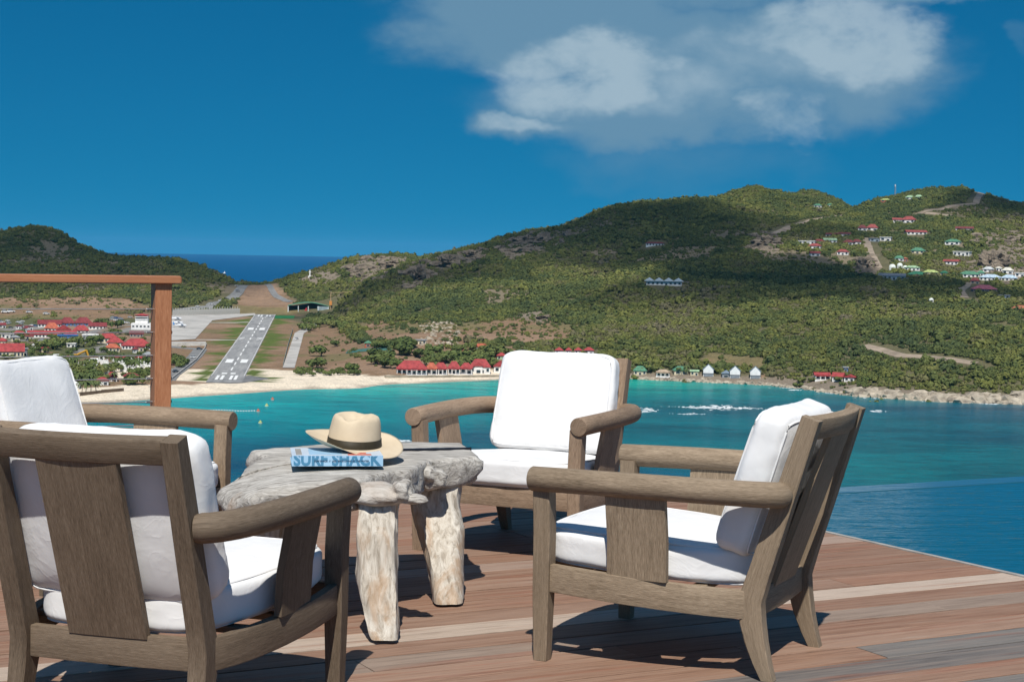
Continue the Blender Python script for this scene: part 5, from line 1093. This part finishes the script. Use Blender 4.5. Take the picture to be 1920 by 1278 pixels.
# railing: end post, handrail, cables running to the left and nearer
PB = onz(302, 978, 0); dP = 7.9; PB = np.array([(302 - 960) / FPX * dP, dP, 0]); q = at(302, 640, dP); PB = np.array([q[0], q[1], 0])
rl = empty('deck_railing', (PB[0], PB[1], 0), UA, label='red brown wooden railing with thin horizontal steel cables', cat='railing')
hs = .039
def vert_post(x):
    return loft([((x, 0, -.02), (hs, 0, 0), (0, hs, 0)), ((x, 0, .5), (hs, 0, 0), (0, hs, 0)), ((x, 0, 1.085), (hs, 0, 0), (0, hs, 0))], section(.08), M['redwood'])
link('post', vert_post(0), rl); link('post', vert_post(-1.7), rl)
link('handrail', loft([((-3.6, 0, 1.103), (0, .06, 0), (0, 0, .0185)), ((-1.5, 0, 1.103), (0, .06, 0), (0, 0, .0185)), ((.072, 0, 1.103), (0, .06, 0), (0, 0, .0185)), ((.080, 0, 1.103), (0, .054, 0), (0, 0, .014))], section(.25), M['redwood'], u0=3.1), rl)
for i in range(8):
    z = .966 - .107 * i; link('cable', tube([(-3.6, 0, z), (-.02, 0, z)], .003, M['steel'], 6), rl)
    link('cable_fitting', tube([(hs - .002, 0, z), (hs + .012, 0, z)], .008, M['black'], 8), rl); link('cable_fitting', tube([(-hs - .03, 0, z), (-hs + .01, 0, z)], .0055, M['steel'], 8), rl)

# ================================================================ ARMCHAIRS
def lerp(a_, b_, f_): return a_ + (b_ - a_) * f_
def bez(P, n):
    out = []
    for i in range(n + 1):
        u = i / n; a_ = (1 - u) ** 3, 3 * u * (1 - u) ** 2, 3 * u * u * (1 - u), u ** 3
        out.append(sum((Vector(p_) * w_ for p_, w_ in zip(P, a_)), Vector((0, 0, 0))))
    return out
def back_y(z): return -.262 - .306 * (z - .24)            # centre line of the raked back posts
XP = .258
def supq(c, k):
    k1, k2 = k; a_ = (abs(c.x) ** k1 + abs(c.y) ** k1) ** (1 / k1); return c / (a_ ** k2 + abs(c.z) ** k2) ** (1 / k2)
def cushion(nx, ny, nz, fmap, wr, seed, k=(9, 4)):
    """rounded box grown from a cube grid; fmap(u, v, w) places it"""
    bm = bmesh.new(); N_ = 22; bmesh.ops.create_cube(bm, size=2); bmesh.ops.subdivide_edges(bm, edges=bm.edges, cuts=N_, use_grid_fill=True)
    o_ = Vector((seed * 3.7, seed * 1.3, 0))
    for v_ in bm.verts:
        c = v_.co; q = supq(c, k)
        P = fmap(q.x, q.y, q.z)
        edge = max(abs(q.x), abs(q.y)) ** 4
        P = P + Vector((mnoise.noise(P * 9 + o_), mnoise.noise(P * 9 + o_ + Vector((7, 0, 0))), mnoise.noise(P * 7 + o_ + Vector((0, 9, 0))))) * wr * (.5 + edge)
        P = P + Vector((.4, .5, .8)) * mnoise.noise(Vector((P.x * 26, P.y * 26, P.z * 34)) + o_) * wr * .9 * edge
        v_.co = P
    me_ = bpy.data.meshes.new('cushion'); bm.to_mesh(me_); bm.free(); me_.materials.append(M['canvas']); me_.polygons.foreach_set('use_smooth', [True] * len(me_.polygons)); return me_
def seat_half(v):            # half width of the seat along its depth, v = -1 back .. 1 front
    return .235 + .093 * sst(np.float64(v), -1.15, .15)
def seat_map(u, v, w_):
    hw = float(seat_half(v)); y = .075 + v * .332; fr = 0 if v < 0 else .02 * (1 - u * u) * v
    return Vector((u * hw, y + fr, .337 + w_ * .060 + max(0, w_) * .012 * (1 - u * u) * (1 - v * v) + .019 * (v)))
BA = math.atan(.306)
def back_map(u, v, w_):       # u across, v up, w through
    hw = .282 - .006 * v; h_ = v * .226; th = w_ * (.068 + .012 * (1 - v * v) * (1 - u * u)) * (1.0 - .03 * v)
    yc = back_y(.59) + .120; zc = .596
    bow = -.018 * (1 - u * u)
    return Vector((u * hw, yc - h_ * math.sin(BA) + th * math.cos(BA) + bow, zc + h_ * math.cos(BA) + th * math.sin(BA)))
def piping(fmap, w_, seed, k=(9, 4), s=.985):
    path = []
    for i in range(96):
        a_ = 2 * math.pi * i / 96; x, y = math.cos(a_), math.sin(a_); z = w_; L = max(abs(x), abs(y)); x /= L; y /= L
        c = Vector((x, y, z)); q = supq(c, k) * 1.004; path.append(fmap(q.x, q.y, q.z))
    return tube(path, .0032, M['canvas'], 6, True)
def build_chair():
    T = M['teak']; pm = {}
    parts = []
    def add(n, me_): parts.append((n, me_, None))
    for s in (-1, 1):
        x0 = s * .352
        add('front_leg', loft([((x0, .378, 0), (.0215, 0, 0), (0, .0215, 0)), ((x0, .378, .2), (.0265, 0, 0), (0, .0265, 0)), ((x0, .378, .40), (.0275, 0, 0), (0, .0275, 0)), ((s * .358, .380, .548), (.0275, 0, 0), (0, .0275, 0))], section(.1), T, u0=.3 * s + 1))
        st = []
        for z, yc, hd, hw in ((0, -.318, .019, .020), (.05, -.298, .025, .022), (.11, -.279, .031, .024), (.17, -.266, .035, .0255), (.24, back_y(.24), .034, .0255), (.32, back_y(.32), .031, .0255), (.5, back_y(.5), .030, .025), (.65, back_y(.65), .028, .0245), (.788, back_y(.788), .026, .024)):
            st.append(((s * XP, yc, z), (hw, 0, 0), (0, hd, 0 if z < .2 else .306 * hd)))
        add('back_post', loft(st, section(.1), T, u0=2 + s))
        # armrest: round bar bowed outwards, flat disc at the front end
        pth = bez([(s * .282, -.352, .560), (s * .385, -.345, .566), (s * .412, -.10, .572), (s * .372, .412, .562)], 20); st = []
        for i, q in enumerate(pth):
            tg = (pth[min(i + 1, 20)] - pth[max(i - 1, 0)]).normalized(); a_ = tg.cross(Vector((0, 0, 1))).normalized(); b_ = a_.cross(tg); r_ = .0385 if 0 < i else .035
            st.append((q, a_ * r_, b_ * r_))
        e_ = pth[-1]; tg = (pth[-1] - pth[-2]).normalized(); st.append((e_ + tg * .004, st[-1][1] * .93, st[-1][2] * .93))
        add('armrest', loft(st, circ(20), T, 50, u0=4 + s))
        # arm panel
        xs_ = [(.165, .388), (.07, .392), (-.03, .392)]
        st = [((s * .3545, .068, .281), (0, .095, 0), (.0125, 0, 0)), ((s * .3605, .068, .40), (0, .095, 0), (.0125, 0, 0)), ((s * .388, .068, .548), (0, .095, 0), (.0125, 0, 0))]
        add('arm_panel', loft(st, section(.12), T, u0=6 + s))
        # side rail: bowed, from front leg to rear post
        pth = bez([(s * .352, .352, .2575), (s * .372, .15, .2475), (s * .352, -.13, .232), (s * .266, -.245, .222)], 14); st = []
        for i, q in enumerate(pth):
            tg = (pth[min(i + 1, 14)] - pth[max(i - 1, 0)]).normalized(); a_ = tg.cross(Vector((0, 0, 1))).normalized(); st.append((q, a_ * .0145, Vector((0, 0, .042))))
        add('side_rail', loft(st, section(.1), T, u0=8 + s))
    add('front_rail', loft([((x, .380 + .012 * (1 - (x / .33) ** 2), .2575), (0, .0145, 0), (0, 0, .042)) for x in (-.326, -.2, 0, .2, .326)], section(.1), T, u0=11))
    add('rear_rail', loft([((x, -.262 - .010 * (1 - (x / .235) ** 2), .222), (0, .0145, 0), (0, 0, .041)) for x in (-.234, -.1, 0, .1, .234)], section(.1), T, u0=12))
    st = []
    for i in range(13):
        x = -.236 + .472 * i / 12; bw = -.030 * (1 - (x / .24) ** 2); z = .757; st.append(((x, back_y(z) + bw, z), (0, .0165, .005), (0, -.306 * .0315, .0315)))
    add('top_rail', loft(st, section(.12), T, u0=13))
    st = []
    for i in range(9):
        f_ = i / 8; z = lerp(.258, .730, f_); bw = lerp(-.010, -.029, f_); st.append(((0, back_y(z) + bw, z), (.112, 0, 0), (0, .010, .003)))
    add('back_slat', loft(st, [(-1, -1), (-.5, -1.15), (0, -1.2), (.5, -1.15), (1, -1), (1, 1), (.5, .85), (0, .8), (-.5, .85), (-1, 1)], T, u0=14))
    for y in (.25, .08, -.10): add('seat_support', loft([((-.33 if y > -.05 else -.31, y, .258), (0, .022, 0), (0, 0, .009)), ((.33 if y > -.05 else .31, y, .258), (0, .022, 0), (0, 0, .009))], section(.1), T, u0=15 + y))
    sc = cushion(1, 1, 1, seat_map, .003, 3, (8, 7)); parts.append(('seat_cushion', sc, [('piping', piping(seat_map, .93, 1, (8, 7))), ('piping', piping(seat_map, -.93, 2, (8, 7)))]))
    bc = cushion(1, 1, 1, back_map, .005, 8, (10, 4.4)); parts.append(('back_cushion', bc, [('piping', piping(back_map, .80, 3, (10, 4.4))), ('piping', piping(back_map, -.80, 4, (10, 4.4)))]))
    return parts
CH = build_chair()
CHP = [('weathered teak armchair on the right seen from the side, facing the driftwood table', (.605, 5.389), 64.6, 0),
       ('armchair in the centre beyond the table facing the camera, weathered teak with white cushions', (.099, 7.35), 156.3, 1),
       ('nearest armchair at left with its slatted back to the camera, weathered teak with white cushions', (-.937, 4.599), -16.9, 2),
       ('armchair at the left edge beside the railing, partly hidden by the nearest chair', (-1.612, 6.564), -106.0, 3)]
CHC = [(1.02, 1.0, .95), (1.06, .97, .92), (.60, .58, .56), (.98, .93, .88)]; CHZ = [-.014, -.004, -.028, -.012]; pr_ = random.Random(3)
for lb, (x, y), a_, i in CHP:
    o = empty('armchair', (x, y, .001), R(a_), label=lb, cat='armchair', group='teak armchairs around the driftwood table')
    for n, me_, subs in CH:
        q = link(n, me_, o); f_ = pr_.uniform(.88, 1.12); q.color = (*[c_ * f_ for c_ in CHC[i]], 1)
        if n == 'back_cushion': q.location.z = CHZ[i]
        for n2, m2 in subs or []: link(n2, m2, q)

# ================================================================ DRIFTWOOD TABLE
tb_o = np.array([-.52, 6.05, 0])
tab = empty('driftwood_table', tuple(tb_o), label='low table of bleached driftwood slab on thick split trunk legs', cat='table')
ol = [(470, 843, .51), (530, 835, .51), (620, 829, .51), (720, 827, .51), (800, 826, .51), (868, 827, .51), (887, 839, .51), (901, 854, .51), (865, 858, .51), (812, 861, .51), (795, 868, .51), (776, 879, .51), (738, 882, .51),
      (705, 888, .51), (670, 897, .51), (620, 905, .50), (560, 911, .49), (510, 917, .475), (470, 928, .46), (432, 930, .44), (405, 916, .44), (425, 905, .455), (445, 890, .48), (452, 877, .49), (472, 862, .505), (500, 853, .51), (482, 849, .51)]
P = [Vector(onz(*q)) - Vector(tb_o) for q in ol]
def closed_resample(P, n):
    L = [0]
    for a_, b_ in zip(P, P[1:] + P[:1]): L.append(L[-1] + (b_ - a_).length)
    out = []; j = 0
    for i in range(n):
        s_ = L[-1] * i / n
        while L[j + 1] < s_: j += 1
        f_ = (s_ - L[j]) / (L[j + 1] - L[j]); out.append(P[j].lerp(P[(j + 1) % len(P)], f_))
    return out
nO = 220; out = closed_resample(P, nO); cen = sum(out, Vector((0, 0, 0))) / nO
V = []; Fc = []; tone = []
rings = [(.0, 0, 0), (.2, 0, 0), (.4, 0, 0), (.58, 0, 0), (.72, 0, 0), (.83, 0, 0), (.91, 0, 0), (.965, -.003, 0), (.99, -.012, .2), (1.0, -.028, .6), (1.0, -.048, 1), (.998, -.066, 1), (.99, -.082, 1), (.955, -.095, .6), (.8, -.098, 0), (.5, -.096, 0), (.0, -.095, 0)]
for ri, (f_, dz, sd) in enumerate(rings):
    for i, q in enumerate(out):
        b_ = cen.lerp(q, f_); left = float(sst(np.float64(-b_.x - .18), 0, .30)); zt = lerp(cen.z, q.z, f_ ** 3) if q.z < .505 else lerp(cen.z, q.z, min(1, f_ * 1.2))
        zt = .51 - (.51 - q.z) * f_ ** 3
        n_ = mnoise.fractal(Vector((b_.x * 6, b_.y * 6, dz * 14)) + Vector((3, 1, 7)), 1, 2, 5); n2 = mnoise.noise(Vector((b_.x * 17, b_.y * 17, dz * 30)))
        thick = 1.12 - .25 * left + .2 * n_
        pz = zt + dz * thick + (n_ * .010 * (.15 + left) if dz > -.02 else n_ * .016)
        rad = (b_ - cen).normalized() if f_ > 0 else Vector((0, 0, 0))
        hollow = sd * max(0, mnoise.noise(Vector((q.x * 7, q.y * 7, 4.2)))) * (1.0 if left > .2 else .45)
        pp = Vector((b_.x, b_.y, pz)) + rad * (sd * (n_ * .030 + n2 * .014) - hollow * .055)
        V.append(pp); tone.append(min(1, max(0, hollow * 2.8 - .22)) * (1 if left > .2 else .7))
for r0 in range(len(rings) - 1):
    for i in range(nO): j = (i + 1) % nO; Fc.append((r0 * nO + i, r0 * nO + j, (r0 + 1) * nO + j, (r0 + 1) * nO + i))
me_ = mk(V, Fc, M['drift'], True); bm = bmesh.new(); bm.from_mesh(me_); bmesh.ops.remove_doubles(bm, verts=bm.verts, dist=1e-5); bmesh.ops.recalc_face_normals(bm, faces=bm.faces); bm.to_mesh(me_); bm.free()
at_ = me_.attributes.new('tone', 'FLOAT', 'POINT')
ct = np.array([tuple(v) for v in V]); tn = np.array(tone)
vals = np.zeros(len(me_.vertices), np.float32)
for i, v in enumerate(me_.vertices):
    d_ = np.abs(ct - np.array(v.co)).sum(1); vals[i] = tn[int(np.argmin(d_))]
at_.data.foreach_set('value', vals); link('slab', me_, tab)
def trunk(px_rows, zrange, d0, d1, dep, seed, mats, kx=1.0):
    """leg grown between left and right outline; rows (left px, right px, row) at the leg's own distance"""
    st = []; r_ = random.Random(seed)
    V = []; n = 26; Fc = []
    for i, (lx, rx, py) in enumerate(px_rows):
        d_ = lerp(d0, d1, i / (len(px_rows) - 1)); A_ = Vector(at(lx, py, d_)); B_ = Vector(at(rx, py, d_)); c_ = (A_ + B_) / 2 - Vector(tb_o); hw = (B_ - A_).length / 2
        for j in range(n):
            a_ = 6.2832 * j / n; cx_, sy_ = math.cos(a_), math.sin(a_); ex = 6.0 if seed == 3 else 3.0; k_ = (abs(cx_) ** ex + abs(sy_) ** ex) ** (-1 / ex)
            nn_ = 1 + .13 * mnoise.fractal(Vector((cx_ * 1.3, sy_ * 1.3, c_.z * 5)) + Vector((seed, 0, 0)), 1, 2, 4)
            V.append(c_ + Vector((cx_ * k_ * hw * nn_, sy_ * k_ * dep * nn_, 0)))
    m_ = len(px_rows)
    # refine along the length
    V2 = []; SUB = 6
    for i in range(m_ - 1):
        for s_ in range(SUB):
            for j in range(n):
                q = V[i * n + j].lerp(V[(i + 1) * n + j], s_ / SUB); a_ = 6.2832 * j / n
                q = q + Vector((math.cos(a_), math.sin(a_), 0)) * .011 * mnoise.fractal(Vector((math.cos(a_) * 5, math.sin(a_) * 5, q.z * 7)) + Vector((seed, 2, 0)), 1, 2, 4); V2.append(q)
    V2 += V[-n:]; rows = len(V2) // n
    for i in range(rows - 1): Fc += [(i * n + j, i * n + (j + 1) % n, (i + 1) * n + (j + 1) % n, (i + 1) * n + j) for j in range(n)]
    Fc += [tuple(range(n)), tuple(range((rows - 1) * n, rows * n))[::-1]]
    me_ = mk(V2, Fc, mats, True, 50); bm = bmesh.new(); bm.from_mesh(me_); bmesh.ops.recalc_face_normals(bm, faces=bm.faces); bm.to_mesh(me_); bm.free(); return me_
link('leg', trunk([(672, 750, 925), (676, 744, 955), (672, 744, 1000), (671, 744, 1070), (675, 745, 1108), (687, 746, 1155), (697, 746, 1193)], None, 5.62, 5.50, .055, 3, M['driftleg']), tab)
link('leg', trunk([(764, 866, 895), (772, 860, 945), (782, 868, 985), (793, 869, 1030), (804, 869, 1075), (811, 868, 1124)], None, 6.29, 6.11, .085, 9, M['driftleg']), tab)
link('leg', trunk([(470, 540, 925), (478, 530, 985), (484, 522, 1050), (488, 518, 1092)], None, 6.15, 6.15, .06, 14, M['driftleg']), tab)
# burl and cap piece over the front leg
def lump(px, py, d_, rx, ry, rz, seed, amp):
    bm = bmesh.new(); bmesh.ops.create_icosphere(bm, subdivisions=4, radius=1); c_ = Vector(at(px, py, d_)) - Vector(tb_o)
    for v_ in bm.verts:
        q = v_.co.normalized(); f_ = 1 + amp * mnoise.fractal(q * 1.0 + Vector((seed, 0, 0)), 1, 2, 2); v_.co = c_ + Vector((q.x * rx * f_, q.y * ry * f_, q.z * rz * f_))
    me_ = bpy.data.meshes.new('lump'); bm.to_mesh(me_); bm.free(); me_.materials.append(M['drift']); me_.polygons.foreach_set('use_smooth', [True] * len(me_.polygons)); return me_
link('burl', lump(752, 920, 5.57, .036, .05, .036, 5, .45), tab); link('burl', lump(772, 934, 5.57, .044, .04, .016, 8, .4), tab)
link('leg_cap', lump(704, 926, 5.60, .10, .085, .040, 2, .22), tab); link('root_flare', lump(806, 893, 6.10, .06, .06, .045, 21, .35), tab)
A_ = Vector(onz(745, 841.5, .5155)) ; B_ = Vector(onz(884, 838.5, .5155)); n = 14; V = []
for i in range(n + 1):
    f_ = i / n; c_ = A_.lerp(B_, f_) - Vector(tb_o); w_ = .030 * (math.sin(math.pi * min(1, f_ * .85 + .13)) ** .7) * (1 + .25 * math.sin(i * 2.1)); V += [c_ + Vector((0, -w_, -.0005)), c_ + Vector((0, 0, .0015)), c_ + Vector((0, w_, -.0005))]
V += [v + Vector((0, 0, -.03)) for v in V[:]]; k_ = 3 * (n + 1)
Fc = []
for i in range(n): b_ = i * 3; Fc += [(b_, b_ + 3, b_ + 4, b_ + 1), (b_ + 1, b_ + 4, b_ + 5, b_ + 2), (b_, k_ + b_, k_ + b_ + 3, b_ + 3), (b_ + 2, b_ + 5, k_ + b_ + 5, k_ + b_ + 2)]
Fc += [(n * 3, n * 3 + 1, n * 3 + 2, k_ + n * 3 + 2, k_ + n * 3), (0, k_, k_ + 2, 2, 1)]
link('filled_crack', mk(V, Fc, M['black'], True), tab, label='glossy black resin filled crack in the slab')

# ================================================================ BOOK
bL = Vector(onz(547, 874, .522)); bR = Vector(onz(718, 874, .522)); bw = (bR - bL).length; bang = math.atan2(bR.y - bL.y, bR.x - bL.x); bt = .036; bd = .235
book = empty('book', (bL.x, bL.y, .5225), bang, label='large light blue hardcover book titled SURF SHACK lying on the table', cat='book')
link('page_block', mk(*box_data(.004, bw - .004, .006, bd - .004, .003, bt - .003), M['page']), book)
link('back_cover', mk(*box_data(0, bw, 0, bd, 0, .003), M['bookblue']), book); link('spine', mk(*box_data(0, bw, -.003, .003, .0005, bt), M['bookblue']), book)
fc = link('front_cover', mk(*box_data(0, bw, .003, bd, bt - .003, bt), M['bookwhite']), book)
for x0, x1, y0, y1, mm in ((.015, .035, .02, .20, 'trim'), (.19, .27, .012, .05, 'bookred'), (.21, .255, .06, .09, 'bookred'), (.06, .17, .03, .19, 'bookblue')): link('cover_picture', mk(*box_data(x0, x1, y0, y1, bt + .0002, bt + .0006), M[mm]), fc)
def text(name, body, size, loc, rot, mats, parent, bold=0.0, sx=1.0, clipz=None):
    cu = bpy.data.curves.new('t', 'FONT'); cu.body = body; cu.size = size; cu.offset = bold; cu.extrude = .0002; cu.resolution_u = 4; cu.space_character = 1.04
    to = bpy.data.objects.new('t', cu); COL.objects.link(to); bpy.context.view_layer.update()
    me_ = bpy.data.meshes.new_from_object(to.evaluated_get(bpy.context.evaluated_depsgraph_get())); bpy.data.objects.remove(to)
    bm = bmesh.new(); bm.from_mesh(me_)
    if clipz is not None:
        ge = bm.verts[:] + bm.edges[:] + bm.faces[:]; bmesh.ops.bisect_plane(bm, geom=ge, plane_co=(0, clipz, 0), plane_no=(0, 1, 0), clear_outer=True)
    xs_ = [v.co.x for v in bm.verts]; x0, x1 = min(xs_), max(xs_)
    for v in bm.verts: v.co.x = (v.co.x - x0) * sx / (x1 - x0)
    bm.to_mesh(me_); bm.free(); me_.materials.clear(); me_.materials.append(mats); o = link(name, me_, parent); o.location = loc; o.rotation_euler = rot; return o
sp = [c_ for c_ in book.children if c_.name.startswith('spine')][0]
text('title', 'SURF SHACK', .056, (.006, -.0034, .0045), (math.pi / 2, 0, 0), M['bookletter'], sp, .0024, bw - .012, .0308)
text('subtitle', 'SURF SHACK  //  LAID BACK LIVING BY THE WATER', .0085, (.075, -.0040, .0155), (math.pi / 2, 0, 0), M['bookink'], sp, .0002, .185)

# ================================================================ HAT
hc = Vector(at(664, 838, 6.02)); hat = empty('straw_hat', (hc.x, hc.y, .5225 + bt + .002), R(-12), label='pale cream straw hat with dark band resting on the book', cat='hat')
def brim_z(a_, f_):   # curled up on the left and front left, dipping at the right
    return f_ ** 1.5 * (.012 + .030 * max(0, math.cos(a_ - 3.75)) ** 1.3 - .030 * max(0, math.cos(a_ + .35)) ** 1.6 + .016 * max(0, math.cos(a_ - 1.4)))
n = 72; V = []; Fc = []
prof = [(.0, .094), (.25, .092), (.45, .098), (.62, .112), (.74, .118), (.83, .114), (.89, .104), (.93, .088), (.965, .06), (.99, .034), (1.0, .012), (1.02, .004)]
A0, B0 = .092, .112; BW = .078
for f_, z in prof:
    for j in range(n):
        a_ = 6.2832 * j / n; x, y = math.cos(a_), math.sin(a_); zz = z
        if z > .07: zz -= .016 * max(0, 1 - abs(x) * 2.2) * (1 - .3 * y) * (1 if f_ < .8 else .4); 
        if .5 < f_ < 1 and z > .07: pin = .10 * max(0, -y - .1) * max(0, abs(x) - .35); f2 = f_ * (1 - pin * 2)
        else: f2 = f_
        V.append((A0 * 1.0 * f2 * x, B0 * f2 * y, zz))
for k in range(1, 11):
    fb = k / 10
    for j in range(n):
        a_ = 6.2832 * j / n; V.append(((A0 * 1.02 + BW * fb) * math.cos(a_), (B0 * 1.02 + BW * fb) * math.sin(a_), .004 + brim_z(a_, fb)))
for k in (10, 9, 7, 5, 3, 1, 0):      # underside of the brim
    fb = k / 10
    for j in range(n): a_ = 6.2832 * j / n; V.append(((A0 * 1.0 + BW * fb) * math.cos(a_), (B0 * 1.0 + BW * fb) * math.sin(a_), .0015 + brim_z(a_, fb)))
rows = len(V) // n
for i in range(rows - 1): Fc += [(i * n + j, i * n + (j + 1) % n, (i + 1) * n + (j + 1) % n, (i + 1) * n + j) for j in range(n)]
me_ = mk(V, Fc, M['straw'], True); bm = bmesh.new(); bm.from_mesh(me_); bmesh.ops.remove_doubles(bm, verts=bm.verts, dist=1e-5); bmesh.ops.recalc_face_normals(bm, faces=bm.faces); bm.to_mesh(me_); bm.free()
link('crown_and_brim', me_, hat)
V = []; Fc = []
for z, f_ in ((.004, 1.035), (.006, 1.035), (.0335, 1.008), (.034, .995)):
    for j in range(n): a_ = 6.2832 * j / n; V.append((A0 * f_ * math.cos(a_), B0 * f_ * math.sin(a_), z))
for i in range(3): Fc += [(i * n + j, i * n + (j + 1) % n, (i + 1) * n + (j + 1) % n, (i + 1) * n + j) for j in range(n)]
hat.rotation_euler = (R(2), R(4.5), R(-12)); hat.location.z += .006; hat.scale = (1, 1, .93)
link('hat_band', mk(V, Fc, M['hatband'], True), hat)
# ================================================================ AIR: thin sea haze round the camera and the whole island
mt = bpy.data.materials.new('sea_haze'); mt.use_nodes = True; t = NT(mt.node_tree); t.n.clear()
pv_ = t.new('ShaderNodeVolumePrincipled'); pv_.inputs['Color'].default_value = (.24, .64, 1, 1); pv_.inputs['Density'].default_value = HAZE; pv_.inputs['Anisotropy'].default_value = 0.0
oo = t.new('ShaderNodeOutputMaterial'); t.l.new(pv_.outputs[0], oo.inputs['Volume'])
link('haze', mk(*box_data(-22500, 22500, -22500, 22500, -84, 118), mt), kind='stuff', label='thin pale sea haze over the bay and hills')
